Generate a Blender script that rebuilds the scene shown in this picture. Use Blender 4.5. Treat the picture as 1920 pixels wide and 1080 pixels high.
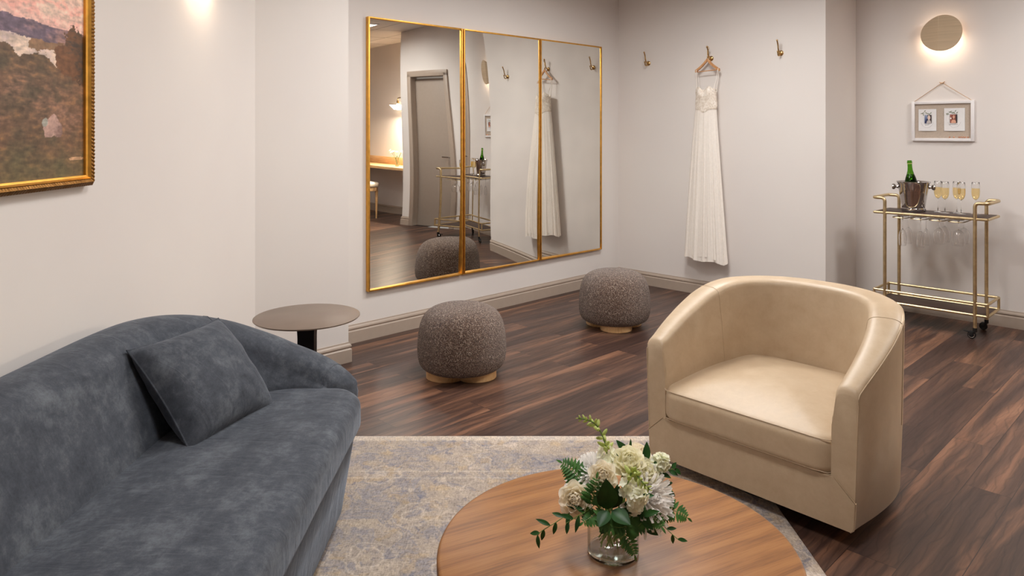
import bpy, bmesh, math, random
from mathutils import Vector, Matrix, noise
PI = math.pi
random.seed(7)
sc = bpy.context.scene
for o in list(bpy.data.objects):
    bpy.data.objects.remove(o)
C = sc.collection

# ------------------------------------------------------------------ camera, world, exposure
cd = bpy.data.cameras.new('camera')
cam = bpy.data.objects.new('camera', cd); C.objects.link(cam)
cam.location = (0, 0, 1.35); cam.rotation_euler = (PI/2, 0, 0)
cd.sensor_width = 36; cd.lens = 36*1376/1920; cd.shift_y = -294/1920; cd.clip_start = .02
sc.camera = cam
w = bpy.data.worlds.new('world'); sc.world = w; w.use_nodes = True
w.node_tree.nodes['Background'].inputs[0].default_value = (1, .93, .86, 1)
w.node_tree.nodes['Background'].inputs[1].default_value = .25
sc.view_settings.view_transform = 'Standard'; sc.view_settings.look = 'None'
sc.view_settings.gamma = 1; sc.view_settings.use_curve_mapping = False
sc.view_settings.exposure = 0.66
sc.cycles.max_bounces = 16; sc.cycles.transmission_bounces = 16; sc.cycles.diffuse_bounces = 6; sc.cycles.glossy_bounces = 8; sc.cycles.transparent_max_bounces = 48
PANEL_E = 6.5          # ceiling panels, all of one kind
SCONCE_W = .62
VANITY_W = 45
PANELS = [(.15, 3.60), (1.05, 4.50), (3.40, 3.60), (2.2, 2.9), (.1, 1.5)]  # third is seen reflected; the rest are added, unseen, to brighten the room
PANEL_W = [12, 17, 17, 0.5, 11]
CEIL = 2.68

# ------------------------------------------------------------------ helpers
def srgb(r, g, b):
    f = lambda c: (c/255/12.92 if c/255 <= .04045 else ((c/255+.055)/1.055)**2.4)
    return (f(r), f(g), f(b), 1)

class MB:
    def __init__(s): s.v = []; s.f = []; s.uv = None
    def add(s, vs, fs, M=None):
        n = len(s.v)
        s.v += [tuple(M @ Vector(p)) for p in vs] if M else [tuple(p) for p in vs]
        s.f += [tuple(i+n for i in f) for f in fs]
        return s
    def box(s, c, d, M=None):
        x, y, z = [a/2 for a in d]; cx, cy, cz = c
        vs = [(cx+i*x, cy+j*y, cz+k*z) for i in (-1, 1) for j in (-1, 1) for k in (-1, 1)]
        return s.add(vs, [(0,1,3,2),(4,6,7,5),(0,4,5,1),(2,3,7,6),(0,2,6,4),(1,5,7,3)], M)
    def bbox(s, c, d, b=.004, seg=2, M=None):
        bm = bmesh.new(); bmesh.ops.create_cube(bm, size=1)
        for v in bm.verts: v.co = Vector((v.co.x*d[0]+c[0], v.co.y*d[1]+c[1], v.co.z*d[2]+c[2]))
        bmesh.ops.bevel(bm, geom=bm.edges[:], offset=b, segments=seg, profile=.5, affect='EDGES')
        bm.verts.index_update()
        s.add([v.co[:] for v in bm.verts], [[v.index for v in f.verts] for f in bm.faces], M); bm.free(); return s
    def prism(s, poly, z0, z1, M=None):
        n = len(poly)
        vs = [(x, y, z0) for x, y in poly] + [(x, y, z1) for x, y in poly]
        fs = [tuple(range(n))[::-1], tuple(range(n, 2*n))] + [(i, (i+1) % n, n+(i+1) % n, n+i) for i in range(n)]
        return s.add(vs, fs, M)
    def grid(s, rows, cu=False, cv=False, cap=False, M=None):
        # rows: list of equal-length point loops
        n = len(rows[0]); m = len(rows); vs = [p for r in rows for p in r]; fs = []
        for i in range(m if cu else m-1):
            for j in range(n if cv else n-1):
                fs.append((i*n+j, i*n+(j+1) % n, ((i+1) % m)*n+(j+1) % n, ((i+1) % m)*n+j))
        if cap:
            fs.append(tuple(range(n))[::-1]); fs.append(tuple((m-1)*n+j for j in range(n)))
        return s.add(vs, fs, M)
    def tube(s, pts, r, n=8, closed=False, M=None, cap=True):
        P = [Vector(p) for p in pts]; m = len(P); rows = []; up = None
        for i, p in enumerate(P):
            a = P[(i-1) % m] if (i > 0 or closed) else P[0]
            b = P[(i+1) % m] if (i < m-1 or closed) else P[-1]
            t = (b-a).normalized()
            if up is None:
                up = Vector((0, 0, 1)) if abs(t.z) < .9 else Vector((1, 0, 0))
            up = (up - t*up.dot(t)).normalized(); q = t.cross(up)
            rr = r[i] if isinstance(r, (list, tuple)) else r
            rows.append([tuple(p + (up*math.cos(2*PI*k/n) + q*math.sin(2*PI*k/n))*rr) for k in range(n)])
        return s.grid(rows, cu=closed, cv=True, cap=(cap and not closed), M=M)
    def lathe(s, prof, n=32, c=(0, 0, 0), M=None):
        rows = [[(c[0]+r*math.cos(2*PI*k/n), c[1]+r*math.sin(2*PI*k/n), c[2]+z) for k in range(n)] for r, z in prof]
        return s.grid(rows, cv=True, cap=True, M=M)
    def rslab(s, cx, cy, hx, hy, rc, z0, z1, re, crown=0, nc=8, ne=6, wob=None, M=None):
        def loop(ins, z):
            a, b, r = hx-ins, hy-ins, max(rc-ins, .004); L = []
            for qx, qy, a0 in ((1, 1, 0), (-1, 1, 90), (-1, -1, 180), (1, -1, 270)):
                for k in range(nc+1):
                    t = math.radians(a0+90*k/nc); L.append((qx*(a-r)+r*math.cos(t), qy*(b-r)+r*math.sin(t)))
            # densify the straight runs
            D = []
            for i, p in enumerate(L):
                q = L[(i+1) % len(L)]; D.append(p)
                if i % (nc+1) == nc:
                    for k in range(1, 12): D.append((p[0]+(q[0]-p[0])*k/12, p[1]+(q[1]-p[1])*k/12))
            return [(cx+x, cy+y, z) for x, y in D]
        rows = []
        for k in range(ne+1):
            t = PI/2*k/ne; rows.append(loop(re*(1-math.sin(t)), z0+re*(1-math.cos(t))))
        for k in range(ne+1):
            t = PI/2*k/ne; rows.append(loop(re*(1-math.cos(t)), z1-re*(1-math.sin(t))))
        base = rows[-1]
        for k in range(1, 14):
            f = 1-k/14
            rows.append([(cx+(x-cx)*f, cy+(y-cy)*f, z1+crown*(1-f*f)) for x, y, z in base])
        if wob: rows = [[wob(p) for p in r] for r in rows]
        return s.grid(rows, cv=True, cap=True, M=M)
    def build(s, name, mat, parent=None, smooth=35, sub=0):
        me = bpy.data.meshes.new(name); me.from_pydata(s.v, [], s.f)
        bm = bmesh.new(); bm.from_mesh(me); bmesh.ops.recalc_face_normals(bm, faces=bm.faces[:]); bm.to_mesh(me); bm.free()
        me.materials.append(mat)
        if smooth:
            me.polygons.foreach_set('use_smooth', [True]*len(me.polygons))
            me.set_sharp_from_angle(angle=math.radians(smooth))
        o = bpy.data.objects.new(name, me); C.objects.link(o)
        if parent: o.parent = parent
        if sub:
            md = o.modifiers.new('sub', 'SUBSURF'); md.levels = sub; md.render_levels = sub
        return o

def tag(o, label=None, cat=None, group=None, kind=None):
    if label: o['label'] = label
    if cat: o['category'] = cat
    if group: o['group'] = group
    if kind: o['kind'] = kind
    return o
def empty(name, loc, rz=0, label=None, cat=None, group=None):
    o = bpy.data.objects.new(name, None); C.objects.link(o); o.empty_display_size = .05
    o.location = loc; o.rotation_euler = (0, 0, rz); return tag(o, label, cat, group)
def copy_tree(o, parent=None):
    c = o.copy(); C.objects.link(c); c.parent = parent
    for ch in [x for x in list(C.objects) if x.parent == o]: copy_tree(ch, c)
    return c
def struct(mb, name, mat, **k): return tag(mb.build(name, mat, **k), kind='structure')
def catmull(P, n=8):
    out = []; Q = [P[0]]+list(P)+[P[-1]]
    for i in range(1, len(Q)-2):
        a, b, c, d = [Vector(q) for q in Q[i-1:i+3]]
        for k in range(n):
            t = k/n
            out.append(.5*((2*b)+(c-a)*t+(2*a-5*b+4*c-d)*t*t+(3*b-a-3*c+d)*t**3))
    out.append(Vector(P[-1])); return out
def arc_path(P, r, n=5):
    # polyline with rounded corners
    P = [Vector(p) for p in P]; out = [P[0]]
    for i in range(1, len(P)-1):
        a = (P[i-1]-P[i]).normalized(); b = (P[i+1]-P[i]).normalized()
        p0 = P[i]+a*r; p2 = P[i]+b*r
        for k in range(n+1):
            t = k/n; out.append(p0*(1-t)**2+P[i]*2*t*(1-t)+p2*t*t)
    out.append(P[-1]); return out
def frame(o, z, x):
    # matrix with local z and x directions
    z = Vector(z).normalized(); x = Vector(x); x = (x-z*x.dot(z)).normalized(); y = z.cross(x)
    M = Matrix((x, y, z)).transposed().to_4x4(); M.translation = Vector(o); return M

# ------------------------------------------------------------------ materials
class NT:
    def __init__(s, name):
        s.m = bpy.data.materials.new(name); s.m.use_nodes = True; s.t = s.m.node_tree
        s.b = s.t.nodes['Principled BSDF']; s.tc = s.n('ShaderNodeTexCoord')
    def n(s, typ, **k):
        x = s.t.nodes.new(typ)
        for a, b in k.items(): setattr(x, a, b)
        return x
    def l(s, a, b): s.t.links.new(a, b)
    def put(s, sock, v):
        if hasattr(v, 'is_output') or isinstance(v, bpy.types.NodeSocket): s.l(v, sock)
        else: sock.default_value = v
    def mapping(s, scale=(1, 1, 1), rot=(0, 0, 0), loc=(0, 0, 0), src=None):
        m = s.n('ShaderNodeMapping'); m.inputs['Scale'].default_value = scale
        m.inputs['Rotation'].default_value = rot; m.inputs['Location'].default_value = loc
        s.l(src or s.tc.outputs['Object'], m.inputs[0]); return m.outputs[0]
    def noise(s, scale, detail=4, rough=.5, vec=None, dist=0, out='Fac'):
        x = s.n('ShaderNodeTexNoise'); x.inputs['Scale'].default_value = scale; x.inputs['Detail'].default_value = detail
        x.inputs['Roughness'].default_value = rough; x.inputs['Distortion'].default_value = dist
        s.l(vec or s.tc.outputs['Object'], x.inputs['Vector']); return x.outputs[out]
    def voro(s, scale, vec=None, out='Distance', feature='F1', rnd=1):
        x = s.n('ShaderNodeTexVoronoi', feature=feature); x.inputs['Scale'].default_value = scale; x.inputs['Randomness'].default_value = rnd
        s.l(vec or s.tc.outputs['Object'], x.inputs['Vector']); return x.outputs[out]
    def ramp(s, fac, stops, interp='LINEAR'):
        x = s.n('ShaderNodeValToRGB'); cr = x.color_ramp; cr.interpolation = interp
        while len(cr.elements) < len(stops): cr.elements.new(.5)
        for e, (p, c) in zip(cr.elements, stops):
            e.position = p; e.color = c if len(c) == 4 else (*c, 1)
        s.l(fac, x.inputs[0]); return x.outputs[0]
    def mix(s, fac, a, b, mode='MIX'):
        x = s.n('ShaderNodeMix', data_type='RGBA', blend_type=mode)
        s.put(x.inputs[0], fac); s.put(x.inputs[6], a); s.put(x.inputs[7], b); return x.outputs[2]
    def math(s, op, a, b=0, clamp=False):
        x = s.n('ShaderNodeMath', operation=op, use_clamp=clamp); s.put(x.inputs[0], a); s.put(x.inputs[1], b); return x.outputs[0]
    def bump(s, h, strength=.3, dist=.002, nrm=None):
        x = s.n('ShaderNodeBump'); x.inputs['Strength'].default_value = strength; x.inputs['Distance'].default_value = dist
        s.l(h, x.inputs['Height'])
        if nrm: s.l(nrm, x.inputs['Normal'])
        return x.outputs[0]
    def set(s, **k):
        names = dict(col='Base Color', rough='Roughness', metal='Metallic', nrm='Normal', spec='Specular IOR Level',
                     trans='Transmission Weight', ior='IOR', sheen='Sheen Weight', sheen_r='Sheen Roughness', sheen_t='Sheen Tint',
                     emis='Emission Color', emis_s='Emission Strength', coat='Coat Weight', alpha='Alpha', sss='Subsurface Weight', aniso='Anisotropic')
        for a, v in k.items(): s.put(s.b.inputs[names[a]], v)
        return s.m
def G(v): return (v, v, v, 1)
def simple(name, col, rough=.5, metal=0, var=.06, scale=30, bump=0, **k):
    t = NT(name); n = t.noise(scale, 3)
    c = Vector(col[:3])
    cc = t.ramp(n, [(.3, (*(c*(1-var)), 1)), (.7, (*[min(1, x) for x in c*(1+var)], 1))])
    if bump: k['nrm'] = t.bump(n, bump, .001)
    return t.set(col=cc, rough=rough, metal=metal, **k)

def m_wall():
    t = NT('wall_paint'); n = t.noise(260, 3, .6); n2 = t.noise(1.3, 2)
    c = t.ramp(n2, [(.3, srgb(224, 217, 213)), (.7, srgb(228, 222, 217))])
    return t.set(col=c, rough=.62, nrm=t.bump(n, .06, .001), spec=.3)
def m_floor():
    t = NT('walnut_planks'); v = t.mapping(rot=(0, 0, -PI/4))
    b = t.n('ShaderNodeTexBrick', offset=.37, offset_frequency=2)
    b.inputs['Color1'].default_value = G(0); b.inputs['Color2'].default_value = G(1); b.inputs['Mortar'].default_value = G(.5)
    b.inputs['Scale'].default_value = 1; b.inputs['Mortar Size'].default_value = .0012; b.inputs['Mortar Smooth'].default_value = .1
    b.inputs['Bias'].default_value = 0; b.inputs['Brick Width'].default_value = 1.22; b.inputs['Row Height'].default_value = .152
    t.l(v, b.inputs['Vector'])
    # per-plank shift of the grain
    cmb = t.n('ShaderNodeCombineXYZ'); r = t.math('MULTIPLY', b.outputs['Color'], 37.0)
    t.l(r, cmb.inputs[0]); t.l(t.math('MULTIPLY', r, 1.7), cmb.inputs[1]); t.l(r, cmb.inputs[2])
    va = t.n('ShaderNodeVectorMath', operation='ADD'); t.l(v, va.inputs[0]); t.l(cmb.outputs[0], va.inputs[1])
    g1 = t.noise(1, 6, .58, t.mapping((.8, 9, 1), src=va.outputs[0]), 1.0)
    g2 = t.noise(1, 6, .65, t.mapping((2.2, 55, 1), src=va.outputs[0]), .8)
    # cathedral figure
    wv = t.n('ShaderNodeTexWave', wave_type='BANDS', bands_direction='Y', wave_profile='SIN')
    wv.inputs['Scale'].default_value = 9; wv.inputs['Distortion'].default_value = 9; wv.inputs['Detail'].default_value = 2
    wv.inputs['Detail Scale'].default_value = .9
    t.l(t.mapping((.55, 1, 1), src=va.outputs[0]), wv.inputs['Vector'])
    tone = t.math('ADD', t.math('MULTIPLY', g1, 1.0), t.math('MULTIPLY', b.outputs['Color'], .13))
    c = t.ramp(tone, [(.34, srgb(54, 38, 34)), (.52, srgb(72, 51, 44)), (.61, srgb(92, 66, 54)), (.69, srgb(122, 86, 67)), (.80, srgb(152, 112, 88))])
    c = t.mix(.55, c, t.ramp(g2, [(.3, G(.42)), (.62, G(1.0))]), 'MULTIPLY')
    c = t.mix(.6, c, t.ramp(wv.outputs['Fac'], [(0, G(.45)), (.10, G(.9)), (.3, G(1)), (1, G(1))]), 'MULTIPLY')
    c = t.mix(b.outputs['Fac'], c, srgb(34, 24, 22))
    h = t.math('SUBTRACT', t.math('MULTIPLY', g2, .25), b.outputs['Fac'])
    return t.set(col=c, rough=t.ramp(g2, [(.3, G(.42)), (.7, G(.32))]), nrm=t.bump(h, .25, .0012), spec=.45)
def m_rug():
    t = NT('faded_rug'); v = t.tc.outputs['Object']
    d = t.noise(7, 3, .6, out='Color')
    vd = t.mix(.10, v, d, 'ADD')
    base = t.ramp(t.noise(9, 5, .7), [(.3, srgb(152, 140, 130)), (.5, srgb(172, 158, 146)), (.7, srgb(184, 167, 148))])
    # large faded blue scrolls
    n = t.noise(5.5, 4, .65, vd, 1.5)
    bl = t.ramp(n, [(.50, G(0)), (.56, G(1)), (.62, G(.25)), (.70, G(.9))])
    base = t.mix(t.math('MULTIPLY', bl, .62), base, srgb(124, 126, 140))
    n = t.noise(11, 4, .7, t.mapping(loc=(3, 1, 0), src=vd), .8)
    base = t.mix(t.math('MULTIPLY', t.ramp(n, [(.58, G(0)), (.66, G(1))]), .6), base, srgb(98, 104, 126))
    n = t.noise(13, 3, .6, t.mapping(loc=(9, 4, 0), src=vd))
    base = t.mix(t.math('MULTIPLY', t.ramp(n, [(.56, G(0)), (.64, G(1))]), .36), base, srgb(192, 162, 116))
    # pale outlines and rosettes
    n = t.voro(4.3, vd)
    ring = t.ramp(n, [(.20, G(0)), (.235, G(1)), (.27, G(0)), (.36, G(0)), (.38, G(.8)), (.42, G(0))])
    base = t.mix(t.math('MULTIPLY', ring, .6), base, srgb(208, 192, 176))
    n = t.voro(6.5, t.mapping(loc=(2, 5, 0), src=vd))
    base = t.mix(t.math('MULTIPLY', t.ramp(n, [(.0, G(1)), (.13, G(.9)), (.19, G(0))]), .7), base, srgb(206, 190, 176))
    # border stripes near the edge at y=3.23
    sp = t.n('ShaderNodeSeparateXYZ'); t.l(v, sp.inputs[0])
    st = t.ramp(t.math('SUBTRACT', 3.3, sp.outputs[1]), [(.075, G(1)), (.115, G(1)), (.12, G(0)), (.40, G(0)), (.405, G(.8)), (.415, G(0)), (.455, G(0)), (.46, G(.7)), (.47, G(0))])
    base = t.mix(t.math('MULTIPLY', st, .45), base, srgb(222, 208, 190))
    # yarn
    w1 = t.noise(1, 2, .6, t.mapping((260, 60, 60))); w2 = t.noise(1, 2, .6, t.mapping((50, 330, 60))); w3 = t.noise(170, 2, .6)
    y = t.math('ADD', t.math('ADD', t.math('MULTIPLY', w1, .4), t.math('MULTIPLY', w2, .3)), t.math('MULTIPLY', w3, .3))
    c = t.mix(.85, base, t.ramp(y, [(.36, G(.45)), (.5, G(.92)), (.62, G(1.25))]), 'MULTIPLY')
    return t.set(col=c, rough=.95, nrm=t.bump(y, .7, .003), spec=.1, sheen=.2)
def m_velvet(name='blue_velvet'):
    t = NT(name)
    a = t.noise(6.5, 6, .72, t.mapping((1.6, 1, 1.3)), .2); b = t.noise(34, 5, .75, None, .2); f = t.noise(1, 2, .6, t.mapping((420, 160, 160)))
    m = t.math('ADD', t.math('MULTIPLY', a, .6), t.math('MULTIPLY', b, .4))
    c = t.ramp(m, [(.32, srgb(54, 58, 66)), (.5, srgb(75, 79, 87)), (.70, srgb(108, 113, 120))])
    c = t.mix(.35, c, t.ramp(f, [(.3, G(.75)), (.7, G(1.2))]), 'MULTIPLY')
    wr = t.noise(7, 3, .5, t.mapping((1, 3, 1)), 1)
    return t.set(col=c, rough=.8, sheen=.55, sheen_r=.35, sheen_t=srgb(160, 168, 180), spec=.15,
                 nrm=t.bump(wr, .3, .012, t.bump(f, .25, .001)))
def m_leather():
    t = NT('beige_leather'); a = t.noise(16, 6, .7, None, .2); p = t.voro(420)
    c = t.ramp(a, [(.3, srgb(184, 160, 131)), (.7, srgb(197, 175, 147))])
    wr = t.noise(8, 3)
    return t.set(col=c, rough=t.ramp(a, [(.3, G(.36)), (.7, G(.48))]), nrm=t.bump(wr, .15, .008, t.bump(p, .12, .0006)), spec=.45)
def m_boucle():
    t = NT('boucle'); a = t.voro(300, out='Color'); s = t.n('ShaderNodeSeparateColor'); t.l(a, s.inputs[0])
    d = t.voro(300); n = t.noise(150, 3, .7)
    c = t.ramp(s.outputs[0], [(0, srgb(58, 42, 36)), (.35, srgb(92, 70, 58)), (.62, srgb(116, 91, 76)), (.82, srgb(138, 116, 102)), (1, srgb(200, 182, 166))])
    h = t.math('SUBTRACT', n, d)
    return t.set(col=c, rough=.95, nrm=t.bump(h, .9, .006), spec=.1, sheen=.3)
def m_wood(name, c0, c1, c2, sc_=1, rough=.45, rz=0, rings=6):
    t = NT(name); v = t.mapping((1, 1, 1), rot=(0, 0, rz))
    wv = t.n('ShaderNodeTexWave', wave_type='BANDS', bands_direction='Y'); wv.inputs['Scale'].default_value = rings*sc_
    wv.inputs['Distortion'].default_value = 7; wv.inputs['Detail'].default_value = 3; wv.inputs['Detail Scale'].default_value = 1.1; wv.inputs['Detail Roughness'].default_value = .55
    t.l(t.mapping((.35, 1, 1), src=v), wv.inputs['Vector'])
    f = t.noise(1, 5, .65, t.mapping((7*sc_, 230*sc_, 60), src=v), .25); b = t.noise(3*sc_, 3, .5, t.mapping((.5, 2, 1), src=v))
    m = t.math('ADD', t.math('MULTIPLY', wv.outputs['Fac'], .20), t.math('MULTIPLY', f, .80))
    c = t.ramp(m, [(.28, c0), (.5, c1), (.75, c2)])
    c = t.mix(.14, c, t.ramp(b, [(.3, G(.75)), (.7, G(1.1))]), 'MULTIPLY')
    return t.set(col=c, rough=rough, nrm=t.bump(f, .15, .0006), spec=.4)
def m_metal(name, col, rough=.3, brush=(8, 8, 300)):
    t = NT(name); n = t.noise(1, 3, .6, t.mapping(brush)); c = Vector(col[:3])
    cc = t.ramp(n, [(.3, (*(c*.85), 1)), (.7, (*[min(1, x) for x in c*1.08], 1))])
    return t.set(col=cc, metal=1, rough=t.ramp(n, [(.3, G(rough*.85)), (.7, G(rough*1.2))]))
def m_emit(name, col, s):
    t = NT(name); n = t.noise(40, 1)
    return t.set(col=G(.8), emis=t.ramp(n, [(0, col), (1, tuple(min(1, x*1.02) for x in col))]), emis_s=s)
def m_attr(name, rough=.5, bump=0):
    t = NT(name); a = t.n('ShaderNodeAttribute', attribute_name='paint')
    n = t.noise(1, 4, .7, t.mapping((200, 260, 60)))
    c = t.mix(.3, a.outputs['Color'], t.ramp(n, [(.3, G(.8)), (.7, G(1.15))]), 'MULTIPLY')
    k = dict(nrm=t.bump(n, bump, .001)) if bump else {}
    return t.set(col=c, rough=rough, **k)
def glass(name, col=(1, 1, 1, 1), rough=0, ior=1.45):
    t = NT(name); n = t.noise(5, 1)
    return t.set(col=t.ramp(n, [(0, col), (1, tuple(min(1, c*1.0) for c in col))]), trans=1, rough=rough, ior=ior)

WALL = m_wall(); FLOOR = m_floor(); RUG = m_rug(); VELVET = m_velvet(); LEATHER = m_leather(); BOUCLE = m_boucle()
TRIM = simple('taupe_trim', srgb(172, 156, 142), .45, var=.02)
DOORM = simple('taupe_door', srgb(160, 146, 134), .5, var=.02)
OAK = m_wood('oak_table', srgb(114, 72, 37), srgb(146, 96, 50), srgb(163, 114, 64), 1, .42, rz=math.radians(-28), rings=5)
LIGHTWOOD = m_wood('pale_wood', srgb(190, 148, 100), srgb(214, 172, 122), srgb(226, 188, 140), 1, .5, rings=3)
HANGWOOD = m_wood('hanger_wood', srgb(180, 128, 82), srgb(205, 152, 104), srgb(218, 170, 124), 1, .4)
DARKWOOD = m_wood('dark_shelf', srgb(46, 33, 29), srgb(64, 47, 41), srgb(82, 62, 54), 1, .5)
GOLD = m_metal('brushed_gold', srgb(218, 196, 154), .38, (40, 40, 40))
FGOLD = m_metal('mirror_frame_gold', srgb(232, 176, 84), .42, (30, 30, 30))
BRASS = m_metal('hook_brass', srgb(206, 172, 118), .22)
BRONZE = m_metal('sconce_bronze', srgb(196, 174, 146), .5, (3, 3, 160)); BRONZE.node_tree.nodes['Principled BSDF'].inputs['Metallic'].default_value = .45
STEEL = m_metal('polished_steel', srgb(200, 196, 194), .08)
TABLETOP = simple('bronze_top', srgb(132, 116, 104), .42, metal=.35, var=.05, scale=9)
BLACKM = simple('dark_metal', srgb(34, 29, 29), .35, metal=.6, var=.1)
BLACKP = simple('black_plastic', srgb(20, 20, 21), .4)
MIRROR = m_metal('mirror_silver', (.88, .87, .83, 1), .0, (1, 1, 1)); MIRROR.node_tree.nodes['Principled BSDF'].inputs['Roughness'].default_value = 0
for l in list(MIRROR.node_tree.links):
    if l.to_socket.name == 'Roughness': MIRROR.node_tree.links.remove(l)
WHITEP = simple('white_frame', srgb(232, 228, 228), .4, var=.02)
LINEN = simple('linen_board', srgb(186, 170, 155), .9, var=.10, scale=260, bump=.3)
PAPER = simple('white_card', srgb(232, 230, 230), .3, var=.02)
ROPE = simple('jute_rope', srgb(196, 164, 134), .9, var=.2, scale=300)
COPPER = m_metal('rose_gold_pin', srgb(224, 164, 132), .25)
TULLE = simple('ivory_tulle', srgb(248, 240, 231), .85, var=.03, scale=60, sss=.0)
def thin_glass(name, tint=(.985, .99, .985, 1), edge=(.70, .74, .73, 1), k=1.0):
    t = NT(name); t.t.nodes.remove(t.b); out = [n for n in t.t.nodes if n.type == 'OUTPUT_MATERIAL'][0]
    lw = t.n('ShaderNodeLayerWeight'); lw.inputs['Blend'].default_value = .5
    tr = t.n('ShaderNodeBsdfTransparent'); t.l(t.ramp(lw.outputs['Facing'], [(0, tint), (.6, tint), (1, edge)]), tr.inputs[0])
    gl = t.n('ShaderNodeBsdfGlossy'); gl.inputs['Roughness'].default_value = .01
    mx = t.n('ShaderNodeMixShader')
    t.l(t.math('MULTIPLY', t.ramp(lw.outputs['Facing'], [(0, G(.03)), (.6, G(.05)), (.85, G(.18)), (1, G(.7))]), k), mx.inputs[0]); t.l(tr.outputs[0], mx.inputs[1]); t.l(gl.outputs[0], mx.inputs[2]); t.l(mx.outputs[0], out.inputs[0]); return t.m
VGLASS = thin_glass('vase_glass'); GLASS = glass('clear_glass'); GREEN = glass('green_glass', (.10, .34, .02, 1), ior=1.3)
WINE = glass('champagne', (1.0, .80, .42, 1), ior=1.15); WATER = thin_glass('water', (.97, .98, .975, 1), (.9, .92, .91, 1), .8)
CEILM = NT('ceiling_tiles')
def _ceil(t):
    b = t.n('ShaderNodeTexBrick', offset=0); b.inputs['Scale'].default_value = 1; b.inputs['Brick Width'].default_value = .61; b.inputs['Row Height'].default_value = .61
    b.inputs['Mortar Size'].default_value = .012; b.inputs['Color1'].default_value = srgb(222, 218, 214); b.inputs['Color2'].default_value = srgb(216, 212, 208); b.inputs['Mortar'].default_value = srgb(170, 166, 162)
    t.l(t.mapping(rot=(0, 0, -PI/4)), b.inputs['Vector'])
    return t.set(col=b.outputs['Color'], rough=.9, nrm=t.bump(b.outputs['Fac'], .6, .01))
CEILM = _ceil(CEILM)

# ------------------------------------------------------------------ the room
S2 = math.sqrt(.5)
def on(p, s, d=0):   # s along the dress/cart wall direction (right), d towards the room
    return (p[0]+s*S2-d*S2, p[1]-s*S2-d*S2)
P = [(-1.363, -2.5), (-1.363, 3.893), (-.958, 4.298), (-1.1815, 4.5215), (.968, 6.671), (2.287, 5.352), (2.704, 5.769)]
DR, DL = (3.616, 4.857), (4.19, 4.283)          # door casing edges
P += [DR, DL, (4.31, 4.163), (4.76, 4.613), (7.0, 2.373), (7.0, -2.5)]
names = ['left', 'left_step', 'step_return', 'mirror_side', 'dress_side', 'jog_side', 'cart_side', 'door_head', 'pier_side', 'nook_return', 'nook_back', 'right', 'rear']
N = len(P)
def seg_n(a, b):
    d = Vector((b[0]-a[0], b[1]-a[1])).normalized(); return d, Vector((d.y, -d.x))     # inward normal (room lies to the right)
BP = [(0, 0), (.015, 0), (.015, .074), (.009, .080), (.009, .085), (.014, .091), (.012, .100), (.005, .109), (.004, .116), (0, .116)]
def miter(i, off):
    p = Vector(P[i]); d0, n0 = seg_n(P[i-1], P[i]); d1, n1 = seg_n(P[i], P[(i+1) % N])
    m = n0+n1
    if m.length < .1: return p+n0*off
    m.normalize(); return p+m*(off/max(.3, m.dot(n0)))
for i in range(N):
    a, b = P[i], P[(i+1) % N]; d, n = seg_n(a, b)
    if names[i] == 'door_head': zz = (2.12, CEIL)
    else: zz = (0, CEIL)
    T = .0 if i in () else .10
    q0 = miter(i, -.1) if i not in (7, 8) else Vector(a)-n*.1
    q1 = miter((i+1) % N, -.1) if i not in (6, 7) else Vector(b)-n*.1
    mb = MB().prism([a, b, tuple(q1), tuple(q0)], *zz)
    struct(mb, 'wall_'+names[i], WALL, smooth=0)
    if names[i] in ('door_head',): continue
    rows = []
    for (o_, k) in ((i, 0), (i+1, 1)):
        row = []
        for off, z in BP:
            if (i in (6, 7) and k == 1) or (i in (8,) and k == 0):
                p = Vector(b if k else a)+n*off
            else: p = miter(o_ % N, off)
            row.append((p.x, p.y, z))
        rows.append(row)
    struct(MB().grid(rows, cv=True, cap=True), 'baseboard_'+names[i], TRIM, smooth=0)
fl = MB().prism(P, -.1, 0); struct(fl, 'floor', FLOOR, smooth=0)
struct(MB().prism(P, CEIL, CEIL+.1), 'ceiling', CEILM, smooth=0)

# door with deep casing, in the cart-side wall
dw = math.hypot(DL[0]-DR[0], DL[1]-DR[1])
door = empty('door_1', (*DR, 0), -PI/4); door['kind'] = 'structure'
MB().bbox((dw/2, .09, 1.03), (dw-.1, .04, 2.06), .003).build('door_leaf', DOORM, door)
cs = MB()
for x in (.035, dw-.035): cs.bbox((x, -.006, 1.06), (.07, .03, 2.12), .004); cs.bbox((x, .05, 1.06), (.05, .1, 2.12), .003)
cs.bbox((dw/2, -.006, 2.12), (dw, .03, .075), .004); cs.bbox((dw/2, .05, 2.11), (dw, .1, .05), .003)
cs.build('door_frame', TRIM, door)
hd = MB().lathe([(.001, 0), (.027, 0), (.027, .008), (.001, .008)], 20, M=frame((.12, .07, 1.0), (0, -1, 0), (1, 0, 0)))
hd.tube(arc_path([(.12, .07, 1.0), (.12, .015, 1.0), (.24, .015, 1.0)], .015), .009, 8)
hd.build('door_handle', STEEL, door)

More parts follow.
